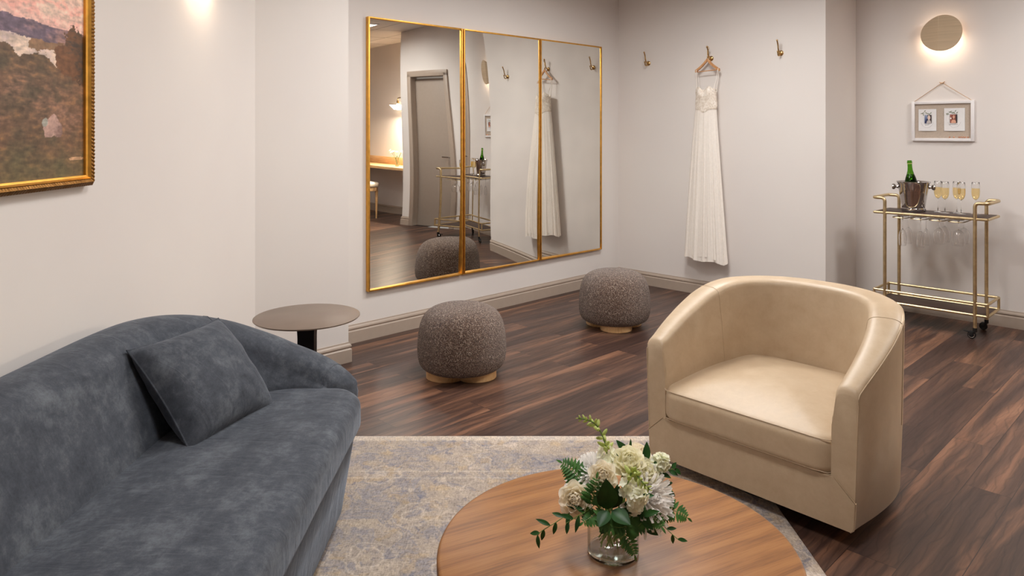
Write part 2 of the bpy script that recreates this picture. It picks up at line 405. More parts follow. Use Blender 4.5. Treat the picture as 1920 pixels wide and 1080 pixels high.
# ceiling light panels: one shows in the left mirror, four are added for light
PANELM = m_emit('panel_diffuser', (1, .985, .965, 1), PANEL_E)
for i, (x, y) in enumerate(PANELS):
    t = empty('ceiling_light', (x, y, CEIL), PI/4, 'square white ceiling light panel '+['added out of view above the pouf nearer the sofa', 'added out of view above the pouf near the wall corner', 'reflected at top of the left mirror', 'added out of view above the beige armchair', 'added out of view above the coffee table and blue sofa'][i], 'ceiling light', 'ceiling light panels')
    f = MB()
    for k in range(4): f.bbox((0, 0, 0), (.60, .02, .016), .002, M=Matrix.Rotation(k*PI/2, 4, 'Z') @ Matrix.Translation((0, .29, -.006)))
    f.build('frame', WHITEP, t)
    MB().box((0, 0, -.004), (.565, .565, .006)).build('diffuser', PANELM, t)
    ld = bpy.data.lights.new('panel_light', 'AREA'); ld.shape = 'SQUARE'; ld.size = .56; ld.energy = PANEL_W[i]; ld.color = (1, .985, .965); ld.spread = math.radians(168)
    lo = bpy.data.objects.new('panel_light', ld); C.objects.link(lo); lo.parent = t; lo.location = (0, 0, -.012)

# ------------------------------------------------------------------ rug
rg = MB().rslab(.115, 1.73, .835, 1.50, .006, 0.0005, .009, .003, 0, nc=3, ne=3)
tag(rg.build('area_rug', RUG, smooth=60), 'faded beige and blue-grey vintage-pattern rug under the coffee table', 'rug')

# ------------------------------------------------------------------ sofa
sofa = empty('sofa', (0, 0, .009), 0, 'long slate blue velvet sofa with a curved back and bench seat, along left wall', 'sofa')
YC = 1.5
half = [(-.575, 2.60, .415), (-.60, 2.625, .462), (-.645, 2.645, .497), (-.71, 2.66, .530), (-.80, 2.662, .566), (-.905, 2.645, .616), (-1.02, 2.59, .674), (-1.115, 2.49, .716), (-1.175, 2.36, .734), (-1.20, 2.18, .738), (-1.205, 1.85, .738)]
full = half+[(-1.205, YC, .738)]+[(x, 2*YC-y, z) for x, y, z in half[::-1]]
path = catmull(full, 6)
rows = []; L = len(path)
for i, p in enumerate(path):
    a = path[max(0, i-1)]; b = path[min(L-1, i+1)]; t = Vector((b.x-a.x, b.y-a.y)).normalized()
    n = Vector((-t.y, t.x)) if False else Vector((t.y, -t.x))
    # outward: away from seat centre
    if n.dot(Vector((p.x+.75, p.y-YC))) < 0: n = -n
    k = min(1, max(0, (p.z-.45)/.27)); k = k*k*(3-2*k)
    to = .065+.065*k; ti = .06+.03*k; sl = .01+.08*k
    e = min(1, min(i, L-1-i)/5); e = math.sin(e*PI/2)*.75+.25
    to *= e; ti *= e
    prof = [(to-.02, .03), (to, .08), (to, .25)]
    h = p.z; r = (to+ti)/2; c = (to-ti)/2; hz = h-r*.75
    for q in range(9):
        an = PI*q/8; prof.append((c+r*math.cos(an), hz+r*.75*math.sin(an)))
    prof += [(-ti-sl*.35, hz-(hz-.44)*.33), (-ti-sl*.75, hz-(hz-.44)*.7), (-ti-sl, .44), (-ti-sl, .25), (-ti-sl, .03)]
    def tp(x, y, z):
        q = max(0, min(1, (x+.95)/.3)); k = max(0, 1-z/.42); return (x-(.012+.075*k*k)*q*(z < .43), y-.05*k*k*q*(1 if y > YC else -1), z)
    rows.append([tp(p.x+n.x*o, p.y+n.y*o, z) for o, z in prof])
bk = MB().grid(rows, cv=True, cap=True).build('backrest', VELVET, sofa, smooth=60)
# seams running down the inner face of the backrest
for yy in (6, 5*6+2):
    for idx in (yy+6, L-1-yy-6):
        pts = [Vector(q)+Vector((.0, 0, 0)) for q in rows[idx][5:17]]
        cen = Vector((-.8, YC, .6))
        MB().tube([q*1+(Vector((cen.x-q.x, cen.y-q.y, 0)).normalized()*.0008) for q in pts], .0022, 6).build('seam', VELVET, bk)
def fronttaper(p):
    x, y, z = p; k = max(0, min(1, 1-z/.3))
    return (x-(.055*k*k if x > -.8 else 0), YC+(y-YC)*(1-.012*k), z)
MB().rslab(-.80, YC, .26, 1.175, .19, .02, .315, .03, 0, wob=fronttaper).build('seat_base', VELVET, sofa, smooth=60)
def sag(p):
    x, y, z = p
    w_ = .004*noise.noise(Vector((x*6, y*4, 1)))+.004*noise.noise(Vector((x*14, y*9, 4)))
    return (x+w_*.5, y, z+(w_ if z > .4 else 0))
cu = MB().rslab(-.80, YC, .285, 1.105, .12, .305, .443, .045, .012, nc=10, wob=sag).build('seat_cushion', VELVET, sofa, smooth=60)
pp = []
for k in range(0, 41): pp.append((-.553+0*k, .52+k*(2*YC-1.04)/40, .436))
MB().tube(catmull([(-.95, 2.578, .436), (-.70, 2.574, .436), (-.60, 2.545, .436), (-.552, 2.48, .436)], 6)+[Vector(q) for q in pp[::-1]], .0026, 6).build('piping', VELVET, cu)

# throw pillow leaning on the backrest
def pillow(mat, name, w_, h_, th, M, parent=None, n=28):
    rows = []
    for s in (1, -1):
        for i in range(n+1):
            row = []
            v_ = -1+2*i/n
            for j in range(n+1):
                u_ = -1+2*j/n
                k = max(0, (1-abs(u_)**2.6))**.55*max(0, (1-abs(v_)**2.6))**.55
                pin = 1-.07*(1-u_*u_)*abs(v_)**3; pin2 = 1-.07*(1-v_*v_)*abs(u_)**3
                wz = .006*noise.noise(Vector((u_*3, v_*3, s*2)))*k+.004*noise.noise(Vector((u_*7, v_*5, s*5)))*k
                row.append((u_*w_/2*pin2, v_*h_/2*pin, s*(th/2*k+.001)+wz))
            rows.append(row)
    mb = MB().grid(rows[:n+1], M=M).grid(rows[n+1:], M=M)
    E = [(rows[0][j]) for j in range(n+1)]+[rows[i][n] for i in range(1, n+1)]+[rows[n][j] for j in range(n-1, -1, -1)]+[rows[i][0] for i in range(n-1, 0, -1)]
    o = mb.build(name, mat, parent, smooth=80)
    MB().tube([(a, b, 0) for a, b, c in E], .0035, 6, closed=True, M=M).build('piping', mat, o if parent is None else parent)
    return o
a_ = Vector((.11, .34, 0)); b_ = Vector((-.205, .01, .235)); nz = a_.cross(b_)
PM = frame((-.953, 2.283, .578), nz if nz.x > 0 else -nz, a_)
tag(pillow(VELVET, 'throw_pillow', .385, .350, .17, PM), 'square slate blue velvet pillow leaning against the back of the blue sofa', 'pillow')

# ------------------------------------------------------------------ side table
st = empty('side_table', (-.896, 3.21, 0), 0, 'small round bronze-topped side table behind the far arm of the blue sofa', 'table')
MB().lathe([(.001, .532), (.20, .532), (.222, .535), (.2265, .539), (.2265, .5415), (.2235, .5435), (.001, .5435)], 96).build('tabletop', TABLETOP, st, smooth=50)
pr = []
for k, z in enumerate([.02, .15, .3, .45, .50, .534]):
    wx = [.042, .038, .036, .036, .038, .046][k]; dy = [.03, .026, .024, .024, .026, .03][k]
    pr.append([(x, y, z) for x, y in ((-wx, -dy), (wx, -dy), (wx, dy), (-wx, dy))])
MB().grid(pr, cv=True, cap=True).build('pedestal', BLACKM, st, smooth=30)
MB().lathe([(.001, 0), (.148, 0), (.150, .006), (.145, .012), (.05, .02), (.001, .02)], 64).build('base', BLACKM, st)

# ------------------------------------------------------------------ poufs
def make_pouf(loc, rot, label):
    t = empty('pouf', loc, rot, label, 'pouf', 'boucle poufs')
    prof = [(.001, .040), (.10, .040), (.190, .041), (.214, .048), (.232, .066), (.242, .095), (.2465, .135), (.2455, .185), (.241, .235), (.231, .285), (.212, .327), (.184, .356), (.148, .374), (.105, .384), (.06, .388), (.001, .389)]
    pts = catmull([(a, b, 0) for a, b in prof], 4)
    MB().lathe([(p.x, p.y) for p in pts], 96).build('cushion', BOUCLE, t, smooth=80)
    b = MB()
    # three-lobed plinth outline
    out = []
    for k in range(180):
        th = 2*PI*k/180; r = 0
        for j in range(3):
            c = 2*PI*j/3+PI/2*0; d = .098; rr = .108; a = th-c
            disc = rr*rr-(d*math.sin(a))**2
            if disc > 0: r = max(r, d*math.cos(a)+math.sqrt(disc))
        out.append((r*math.cos(th), r*math.sin(th)))
    b.grid([[(x*.985, y*.985, 0) for x, y in out], [(x, y, .003) for x, y in out], [(x, y, .046) for x, y in out]], cv=True, cap=True)
    b.build('plinth', LIGHTWOOD, t, smooth=35)
    return t
make_pouf((-.279, 4.085, 0), math.radians(-30+0), 'brown speckled boucle pouf standing nearer the sofa, in front of the mirrors')
make_pouf((.712, 5.10, 0), math.radians(-92), 'brown speckled boucle pouf standing near the wall corner below the right mirror')

# ------------------------------------------------------------------ armchair
ac = empty('armchair', (.824, 2.645, .009), math.radians(-47.3), 'beige leather barrel armchair with a curved back beside the coffee table', 'armchair')
hf = [(.370, .000, .490), (.370, .012, .512), (.371, .05, .530), (.376, .15, .578), (.374, .26, .628), (.362, .35, .668), (.335, .44, .694), (.285, .53, .703), (.20, .60, .707), (.10, .635, .709)]
full = hf+[(0, .645, .709)]+[(-x, y, z) for x, y, z in hf[::-1]]
path = catmull(full, 6); L = len(path); rows = []
for i, p in enumerate(path):
    a = path[max(0, i-1)]; b = path[min(L-1, i+1)]; t = Vector((b.x-a.x, b.y-a.y)).normalized()
    if i < 6 or i > L-7: t = Vector((0, 1)) if i < 6 else Vector((0, -1))
    n = Vector((t.y, -t.x)); 
    if n.dot(Vector((p.x, p.y-.25))) < 0: n = -n
    k = min(1, max(0, p.y/.4)); to = .045+.015*k; ti = .030+.030*k
    r = (to+ti)/2; c = (to-ti)/2; h = p.z; ry = .030; hz = h-ry
    prof = [(to-.026, .050), (to-.015, .060), (to-.006, .30)]
    for q in range(11):
        an = PI*q/10; sx = math.copysign(abs(math.cos(an))**.75, math.cos(an)); prof.append((c+r*sx, hz+ry*abs(math.sin(an))**.75))
    prof += [(-ti-.008-.006*k, .55 if h > .6 else h-.09), (-ti-.012-.02*k, .40 if h > .5 else .38), (-ti-.014-.022*k, .2), (-ti-.014-.022*k, .055)]
    rows.append([(p.x+n.x*o, p.y+n.y*o, z) for o, z in prof])
sh = MB().grid(rows, cv=True, cap=True).build('shell', LEATHER, ac, smooth=50)
seams = [i for i, p in enumerate(path) if False]
def seam(pts, parent, r=.0016): MB().tube(pts, r, 6).build('seam', LEATHER, parent)
for idx in (int(6*5.3), L-1-int(6*5.3)):
    seam([Vector(q) for q in rows[idx][2:18]], sh)
for s in (0, 1):                     # welt along the outer top edge, then down the front corner
    rng = range(3, L//2+1) if s == 0 else range(L-4, L//2-1, -1)
    seam([Vector(rows[i][4])+Vector((0, 0, .001)) for i in rng], sh, .0018)
    i0 = 0 if s == 0 else L-1
    seam([Vector(q)+Vector((0, -.0005, 0)) for q in rows[i0][0:5]], sh, .002)
ins = MB().rslab(0, .325, .345, .295, .29, .052, .225, .012, 0)
ins.build('seat_base', LEATHER, ac, smooth=50)
fo = [(-.335, .212), (-.405, .146), (-.401, .062), (-.392, .051), (.392, .051), (.401, .062), (.405, .146), (.335, .212)]
fp_rail = MB().grid([[(x*.99, .05, z) for x, z in fo], [(x, .002, z) for x, z in fo], [(x*.997, -.003, (z-.13)*.99+.13) for x, z in fo]], cv=True, cap=True).build('front_rail', LEATHER, ac, smooth=30)
for s in (-1, 1): seam([(s*.338, -.002, .212), (s*.408, -.002, .147)], fp_rail, .0016)
def csag(p):
    x, y, z = p
    yy = y
    if y > .2:  # the back corners round off inside the shell
        k = (y-.2)/.36; x = x*(1-.16*k*k)
    return (x, yy, z+(y*.10 if z > .3 else y*.04))
cc = MB().rslab(0, .26, .346, .285, .08, .212, .335, .030, .030, nc=8, wob=csag).build('seat_cushion', LEATHER, ac, smooth=60)
wl = []
for k in range(-10, 11): wl.append((k*.0305, -.016, .3285+.0))
wl = [(-.342, .08, .338), (-.334, .02, .331), (-.32, -.008, .329)]+wl[1:-1]+[(.32, -.008, .329), (.334, .02, .331), (.342, .08, .338)]
seam(catmull(wl, 3), cc, .002)
seam([(x, y+(-.002), .222+y*.04) for x, y, z in wl], cc, .0016)
sw = MB().lathe([(.001, 0), (.245, 0), (.25, .006), (.24, .02), (.06, .03), (.05, .075), (.001, .075)], 64, c=(0, .33, 0)).build('swivel_base', BLACKP, ac)

# ------------------------------------------------------------------ coffee table
ct = empty('coffee_table', (.238, 1.675, .009), 0, 'large round oak coffee table on the rug, holding the flower vase', 'coffee table')
MB().lathe([(.001, .353), (.38, .353), (.400, .356), (.408, .364), (.408, .384), (.4055, .389), (.400, .391), (.001, .391)], 128).build('tabletop', OAK, ct, smooth=50)
MB().lathe([(.001, 0), (.20, 0), (.205, .006), (.205, .02), (.19, .03), (.17, .20), (.19, .34), (.22, .354), (.001, .354)], 64).build('pedestal', OAK, ct, smooth=40)

# ------------------------------------------------------------------ wall mirrors
def mirror(px0, label, warp, w_=.808):
    # px0: X of the left edge foot on the wall plane Y = X + 5.703
    t = empty('wall_mirror', (px0, px0+5.703, 0), PI/4, label, 'mirror', 'gold framed wall mirrors')
    z0, z1 = .312, 2.092; d = .032; b = .011
    f = MB()
    for x in (b/2, w_-b/2): f.bbox((x, -d/2, (z0+z1)/2), (b, d, z1-z0), .0015)
    for z in (z0+b/2, z1-b/2): f.bbox((w_/2, -d/2, z), (w_-2*b+.002, d, b), .0015)
    f.build('frame', FGOLD, t)
    n, m = 60, 120; rows = []
    for i in range(m+1):
        v_ = i/m; rows.append([(b+(w_-2*b)*j/n, -(d-.016)+warp(j/n*2-1, v_*2-1), z0+b+(z1-z0-2*b)*v_) for j in range(n+1)])
    g = MB().grid(rows).build('glass', MIRROR, t, smooth=180)
    return t
def poly(cs, k=1.0):
    f = lambda u, v: k*sum(c*u**i*v**j for i, j, c in cs)
    vals = [f(a/8-1, b/8-1) for a in range(17) for b in range(17)]
    lo_, hi_ = min(vals), max(vals); mid = (lo_+hi_)/2; half_ = (hi_-lo_)/2
    g_ = min(1, .0125/half_)
    return lambda u, v: (f(u, v)-mid)*g_
# the thin glass sheets hang slightly bowed
WARP = [poly([(0, 1, -0.0032), (0, 2, 0.00693), (0, 3, -0.00114), (0, 4, -0.00292), (1, 0, -0.00162), (1, 1, 0.0024), (1, 2, 0.00281), (1, 3, -0.00369), (2, 0, -0.00119), (2, 1, 0.00078), (2, 2, 0.00106), (3, 0, -0.00049), (3, 1, 0.00068)]),
        poly([(0, 1, -.00407), (0, 2, .01644), (0, 3, -.00017), (0, 4, -.00843), (1, 0, -.00554), (1, 1, -.00173), (1, 2, -.00047), (1, 3, .00881), (2, 0, .00464), (2, 1, -.00387), (2, 2, -.00409), (3, 0, -.00113), (3, 1, -.00218), (4, 0, .00123)]),
        poly([(0, 1, -.00791), (0, 2, .0006), (1, 0, -.00529), (1, 1, .00772), (2, 0, .0026)])]
mirror(-.947, 'left one of three gold framed wall mirrors, reflecting the taupe door', WARP[0])
mirror(-.368, 'middle one of three gold framed wall mirrors, reflecting the bar cart', WARP[1])
mirror(.2125-.003, 'right one of three gold framed wall mirrors, reflecting the hanging dress', WARP[2], .79)

# ------------------------------------------------------------------ bar cart
CART = (2.919, 5.067, 0); CR = -PI/4
ct_ = empty('bar_cart', CART, CR, 'gold bar cart on black casters with two dark wood shelves against the wall', 'bar cart')
PX, PY = .2745, .15; RX = .345
for s in (-1, 1):
    hp = arc_path([(s*PX, -PY, .07), (s*PX, -PY, .882), (s*(PX+.075), -PY, .882), (s*(PX+.075), PY, .882), (s*PX, PY, .882), (s*PX, PY, .07)], .028, 6)
    MB().tube(hp, .0115, 12).build('side_frame', GOLD, ct_)
def rails(zs, name, corners=False):
    m = MB()
    for z in zs:
        for y in (-PY, PY): m.tube([(-RX, y, z), (RX, y, z)], .0088, 10)
        for x in (-RX, RX): m.tube([(x, -PY, z), (x, PY, z)], .0088, 10)
    if corners:
        for x in (-RX, RX):
            for y in (-PY, PY): m.tube([(x, y, zs[0]-.004), (x, y, zs[1]+.004)], .0088, 10)
    return m.build(name, GOLD, ct_)
rails([.778], 'top_rail'); rails([.154, .232], 'bottom_rail', True)
MB().bbox((0, 0, .782), (2*RX-.014, 2*PY-.014, .010), .001).build('top_shelf', DARKWOOD, ct_)
MB().bbox((0, 0, .152), (2*RX-.014, 2*PY-.014, .010), .001).build('bottom_shelf', DARKWOOD, ct_)
for x in (-PX, PX):
    for y in (-PY, PY):
        c = MB().lathe([(.001, .048), (.013, .048), (.013, .072), (.001, .072)], 16, c=(x, y, 0))
        c.bbox((x-.012, y, .046), (.034, .024, .012), .003); c.bbox((x-.018, y+.013, .034), (.022, .004, .03), .001); c.bbox((x-.018, y-.013, .034), (.022, .004, .03), .001)
        if y < 0 and x > 0: c.bbox((x-.045, y, .044), (.04, .02, .006), .002)
        ca = c.build('caster', BLACKP, ct_)
        MB().lathe([(.001, -.009), (.022, -.009), (.025, -.006), (.025, .006), (.022, .009), (.001, .009)], 24, M=frame((x-.018, y, .0255), (0, 1, 0), (1, 0, 0))).build('wheel', BLACKP, ca)
        MB().lathe([(.001, -.0135), (.004, -.0135), (.004, .0135), (.001, .0135)], 12, M=frame((x-.018, y, .0255), (0, 1, 0), (1, 0, 0))).build('axle', STEEL, ca)
        if y < 0: MB().tube([(x-.018+.017*math.cos(q), y-.0098, .0255+.017*math.sin(q)) for q in [2*PI*k/20 for k in range(20)]], .0016, 5, closed=True).build('hub_ring', STEEL, ca)
COLX = [-.185, -.07, .045, .16]
for cx in COLX:
    p = arc_path([(cx-.047, .14, .777), (cx-.047, .135, .749), (cx-.047, -.150, .749), (cx+.047, -.150, .749), (cx+.047, .135, .749), (cx+.047, .14, .777)], .036, 8)
    MB().tube([q for q in p], .0030, 6).build('glass_rack', GOLD, ct_)
MC = Matrix.Translation(Vector(CART)) @ Matrix.Rotation(CR, 4, 'Z')
def cart(x, y, z): return tuple(MC @ Vector((x, y, z)))

def shell_prof(outer, th):
    # closed glass profile from an outer bowl profile (r,z rising): outer up, inner down
    inner = [(max(.0006, r-th), z) for r, z in outer]
    return outer+[(outer[-1][0]-th*.5, outer[-1][1]+th*.3)]+inner[::-1]
def flute(loc, label, grp, full=True):
    t = empty('champagne_flute', loc, 0, label, 'glass', grp)
    if full:
        MB().lathe([(.0006, 0), (.029, 0), (.0295, .0012), (.022, .003), (.008, .006), (.0032, .012), (.0028, .05), (.0028, .085), (.005, .094), (.0006, .096)], 24).build('stem', GLASS, t, smooth=60)
        out = [(.0006, .0955), (.008, .098), (.0165, .106), (.0225, .122), (.0252, .14), (.0255, .16), (.0245, .19), (.0228, .215)]
        MB().lathe(shell_prof(out, .0012)[:], 28).build('bowl', GLASS, t, smooth=60)
        MB().lathe([(.0006, .0972), (.0075, .0985), (.0159, .1065), (.0218, .1225), (.0245, .14), (.0248, .16), (.0243, .174), (.0006, .174)], 28).build('champagne', WINE, t, smooth=50)
    return t
FL = 'champagne flutes standing on the bar cart'
ps = [(.005, .055, 'filled champagne flute nearest the ice bucket, leftmost of five on the cart'),
      (.060, .010, 'filled champagne flute second from the left on the cart top'),
      (.112, .090, 'filled champagne flute in the middle of the five, set back on the cart'),
      (.155, .020, 'filled champagne flute fourth from the left, nearest the front cart rail'),
      (.222, .100, 'filled champagne flute standing apart by the right handle of the cart')]
for x, y, lb in ps: flute(cart(x, y, .788), lb, FL)
HG = 'upside down glasses hanging under the bar cart'
names_h = ['hanging below the bucket, first slot from the left', 'in the second slot from the left', 'in the third slot from the left', 'in the rightmost slot of the rack']
for ci, cx in enumerate(COLX):
    for y in (-.065, .06):
        fr = 'front' if y < 0 else 'rear'
        z = .7545
        if ci < 2:
            t = empty('champagne_flute', cart(cx, y, z), 0, 'upside down empty flute '+names_h[ci]+', '+fr+' one', 'glass', HG)
            bowl = [(.0006, -.092), (.010, -.095), (.019, -.110), (.0245, -.135), (.0255, -.16), (.0235, -.19), (.0215, -.205)]; st_ = .092
        else:
            t = empty('wine_glass', cart(cx, y, z), 0, 'upside down wide wine glass '+names_h[ci]+', '+fr+' one', 'glass', HG)
            bowl = [(.0006, -.062), (.012, -.065), (.028, -.078), (.0365, -.100), (.0385, -.120), (.036, -.145), (.0315, -.170)]; st_ = .062
        MB().lathe([(.0006, .003), (.0335, .003), (.034, .0018), (.024, -.0005), (.008, -.004), (.0032, -.010), (.0028, -st_+.01), (.0048, -st_), (.0006, -st_-.002)], 24).build('stem', GLASS, t, smooth=60)
        MB().lathe(shell_prof(bowl, .0011), 28).build('bowl', GLASS, t, smooth=60)

bk_ = empty('ice_bucket', cart(-.135, .0, .788), CR+.35, 'polished steel ice bucket with two knob handles holding the green bottle', 'ice bucket')
out = [(.001, 0), (.072, 0), (.077, .004), (.078, .020), (.073, .025), (.074, .030), (.081, .08), (.091, .14), (.101, .195), (.107, .204), (.109, .207), (.106, .210)]
inn = [(.1, .205), (.0965, .19), (.089, .14), (.079, .08), (.071, .034), (.001, .032)]
MB().lathe(out+inn, 64).build('body', STEEL, bk_, smooth=40)
for s in (-1, 1):
    MB().lathe([(.001, -.008), (.013, -.008), (.013, .0), (.009, .006), (.009, .012), (.019, .018), (.021, .028), (.017, .036), (.001, .037)], 24, M=frame((s*.098, 0, .170), (s, 0, 0), (0, 1, 0))).build('handle', STEEL, bk_, smooth=50)
bt = empty('champagne_bottle', cart(-.141, .005, .823), 0, 'green glass champagne bottle standing in the steel ice bucket', 'bottle')
bt.rotation_euler = (math.radians(-2), math.radians(-3), 0)
MB().lathe([(.001, .004), (.036, 0), (.041, .006), (.042, .12), (.0415, .15), (.039, .175), (.033, .200), (.024, .225), (.0175, .250), (.0150, .275), (.0148, .300), (.0165, .303), (.0165, .312), (.0145, .315), (.0145, .322), (.001, .323)], 40).build('body', GREEN, bt, smooth=60)
MB().lathe([(.0150, .2975), (.0172, .298), (.0172, .3015), (.0150, .302)], 32).build('neck_ring', simple('ring_gold', srgb(196, 190, 120), .5), bt)
MB().lathe([(.001, .010), (.034, .010), (.037, .02), (.037, .15), (.034, .178), (.028, .20), (.02, .222), (.001, .223)], 32).build('champagne', glass('green_wine', (.25, .5, .06, 1), ior=1.15), bt, smooth=60)

# ------------------------------------------------------------------ wall sconces
def sconce(loc, rz, label):
    t = empty('wall_sconce', loc, rz, label, 'wall light', 'bronze disc wall sconces')
    out = []
    for k in range(160):
        th = 2*PI*k/160; r = .131*(1+.035*math.cos(2*(th-.45))+.028*math.cos(3*(th+1.1)))
        out.append((r*math.cos(th), r*math.sin(th)))
    fold = -.012
    def yy(x): return -.094+(.030*abs(x-fold)/.12)
    rows = []
    for k in range(9):
        f = k/8; rows.append([(fold+(x-fold)*f, yy(fold+(x-fold)*f), z*f) for x, z in out])
    rows2 = [[(x, y+.003, z) for x, y, z in r] for r in rows[::-1]]
    MB().grid(rows+rows2, cv=True).build('shade', BRONZE, t, smooth=12)
    MB().lathe([(.001, -.002), (.055, -.002), (.055, .012), (.045, .02), (.001, .02)], 40, M=frame((0, 0, 0), (0, -1, 0), (1, 0, 0))).build('backplate', BRONZE, t)
    MB().tube([(fold, -.018, 0), (fold, -.084, 0)], .010, 12).build('arm', BRONZE, t)
    for i, (s, e, wz) in enumerate(((1, .16, .05), (-1, 1.0, .075))):
        MB().lathe([(.001, -.012), (.010, -.012), (.014, 0), (.010, .012), (.001, .012)], 16, c=(fold, -.045, s*.045)).build('bulb', m_emit('warm_bulb', (1, .72, .46, 1), 6*(.35 if s > 0 else 1)), t)
        ld = bpy.data.lights.new('sconce_light', 'AREA'); ld.shape = 'RECTANGLE'; ld.size = .16; ld.size_y = .03
        ld.energy = SCONCE_W*e; ld.color = (1, .80, .60)
        lo = bpy.data.objects.new('sconce_light', ld); C.objects.link(lo); lo.parent = t
        lo.location = (fold, -.055, s*.035); lo.rotation_euler = (math.radians(62*s) if s > 0 else math.radians(-62), 0, 0)
        # area lights shine along local -Z: tip them towards the wall, up or down
        d = Vector((0, .75, s*.66)).normalized(); lo.rotation_euler = d.to_track_quat('-Z', 'Y').to_euler()
    return t
sconce((3.140, 5.333, 2.055), -PI/4, 'bronze disc wall sconce glowing above the framed board and the bar cart')
sconce((-1.363, 3.206, 2.060), PI/2, 'bronze disc wall sconce glowing on the left wall, its lower tip at the top edge')

# ------------------------------------------------------------------ framed board
bd = empty('framed_board', (3.134, 5.339, 1.424), -PI/4, 'white framed linen board hung by a cord, holding two cards', 'framed board')
fw, fh = .405, .292
f = MB()
for x in (-1, 1): f.bbox((x*(fw/2-.0105), -.012, 0), (.021, .022, fh), .0015)
for z in (-1, 1): f.bbox((0, -.012, z*(fh/2-.0105)), (fw-.042, .022, .021), .0015)
f.build('frame', WHITEP, bd)
MB().box((0, -.006, 0), (fw-.03, .008, fh-.03)).build('linen_panel', LINEN, bd)
cp = [(-fw/2+.012, -.014, fh/2), (-.02, -.014, .272), (.0, -.014, .283), (.02, -.014, .272), (fw/2-.012, -.014, fh/2)]
MB().tube([(-fw/2+.012, -.014, fh/2-.004), (-.004, -.012, .275)], .0022, 6).tube([(fw/2-.012, -.014, fh/2-.004), (.004, -.012, .275)], .0022, 6)\
    .tube([(-.018, -.018, .282), (.0, -.014, .275), (.018, -.018, .286)], .0032, 6).tube([(-.012, -.018, .272), (0, -.014, .278), (.014, -.018, .276)], .003, 6).build('hanging_cord', ROPE, bd)
MB().lathe([(.001, 0), (.004, 0), (.004, .016), (.001, .017)], 10, M=frame((0, 0, .276), (0, -1, 0), (1, 0, 0))).build('nail', BRASS, bd)
for k, x in enumerate([.047, .075, .108, .121, .134, .147, .163]):
    MB().lathe([(.001, 0), (.0045, .001), (.005, .003), (.003, .006), (.001, .007)], 10, M=frame((x, -.010, -.117), (0, -1, 0), (1, 0, 0))).build('push_pin', COPPER, bd)
def paint_mesh(name, mat, fn, nx, nz, w_, h_, parent, M):
    rows = [[(w_*(j/nx-.5), 0, h_*(i/nz-.5)) for j in range(nx+1)] for i in range(nz+1)]
    o = MB().grid(rows, M=M).build(name, mat, parent, smooth=0)
    ca = o.data.color_attributes.new('paint', 'FLOAT_COLOR', 'POINT'); buf = []
    for i in range(nz+1):
        for j in range(nx+1): buf += list(srgb(*fn(j/nx, i/nz)))
    ca.data.foreach_set('color', buf); return o
PHOTO = m_attr('printed_photo', .3)
def mixc(a, b, t): t = max(0, min(1, t)); return tuple(x+(y-x)*t for x, y in zip(a, b))
def photo1(u, v):
    c = (60, 44, 50)
    if u < .42: c = mixc((150, 160, 185), (60, 76, 120), (1-v)*1.2)
    if abs((u-.2)-(v-.25)*.9) < .14 and v < .62: c = (34, 42, 84)
    if ((u-.62)/.20)**2+((v-.68)/.27)**2 < 1: c = (226, 200, 186)
    if ((u-.62)/.34)**2+((v-.0)/.42)**2 < 1: c = (190, 182, 178)
    return c
def photo2(u, v):
    c = (150, 84, 72) if u < .8 else (52, 40, 44)
    if ((u-.5)/.26)**2+((v-.62)/.36)**2 < 1: c = (120, 58, 46)
    if ((u-.52)/.15)**2+((v-.70)/.22)**2 < 1: c = (214, 160, 138)
    if ((u-.5)/.34)**2+((v-.05)/.36)**2 < 1: c = (222, 166, 140)
    if u < .2 and .45 < v < .62: c = (225, 215, 210)
    return c
LEAFP = simple('printed_leaf', srgb(120, 130, 104), .6); INK = simple('grey_ink', srgb(168, 164, 166), .6)
for k, (x, z, cw, chh, fn, tx) in enumerate([(-.0975, .008, .118, .160, photo1, .006), (.078, .010, .132, .164, photo2, -.004)]):
    c = empty('photo_card', tuple(bd.matrix_basis @ Vector((x, -.013, z))) if False else (0, 0, 0), 0)
    lab = 'white card with a small dark haired portrait, left on the linen board' if k == 0 else 'white card with a small red haired portrait, right on the linen board'
    tag(c, lab, 'card', 'cards pinned on the linen board')
    MBd = Matrix.Translation((3.134, 5.339, 1.424)) @ Matrix.Rotation(-PI/4, 4, 'Z') @ Matrix.Translation((x, -.0125, z))
    c.matrix_world = MBd
    rows = [[(cw*(j/10-.5), -.004*math.sin(j/10*PI)*abs(i/10-.5)*2-.001, chh*(i/10-.5)) for j in range(11)] for i in range(11)]
    rows2 = [[(a, b+.0012, d) for a, b, d in r] for r in rows]
    MB().grid(rows).grid(rows2).build('sheet', PAPER, c)
    paint_mesh('portrait', PHOTO, fn, 26, 34, .046, .062, c, Matrix.Translation((tx, -.0062, .006)))
    l = MB(); random.seed(k+3)
    for q in range(9):
        px = -cw/2+.012+q*.008; pz = chh/2-.018-abs(q-4)*.003-random.random()*.012; an = random.uniform(-1.2, 1.2)
        l.add([(px, -.0060, pz), (px+.012*math.cos(an)-.003*math.sin(an), -.0062, pz+.012*math.sin(an)+.003*math.cos(an)), (px+.02*math.cos(an), -.0060, pz+.02*math.sin(an)), (px+.012*math.cos(an)+.003*math.sin(an), -.0062, pz+.012*math.sin(an)-.003*math.cos(an))], [(0, 1, 2, 3)])
    l.build('printed_leaves', LEAFP, c, smooth=0)
    s_ = MB().tube([(.044*math.cos(q), -.0058, .006+.062*math.sin(q)) for q in [PI*1.12+PI*.76*j/24 for j in range(25)]], .0005, 4)
    for j in range(5 if k == 0 else 11): s_.box((-.012+j*.0052 if k == 0 else -.03+j*.0052, -.0058, -.034), (.0030, .0004, .004))
    s_.build('printed_lines', INK, c, smooth=0)

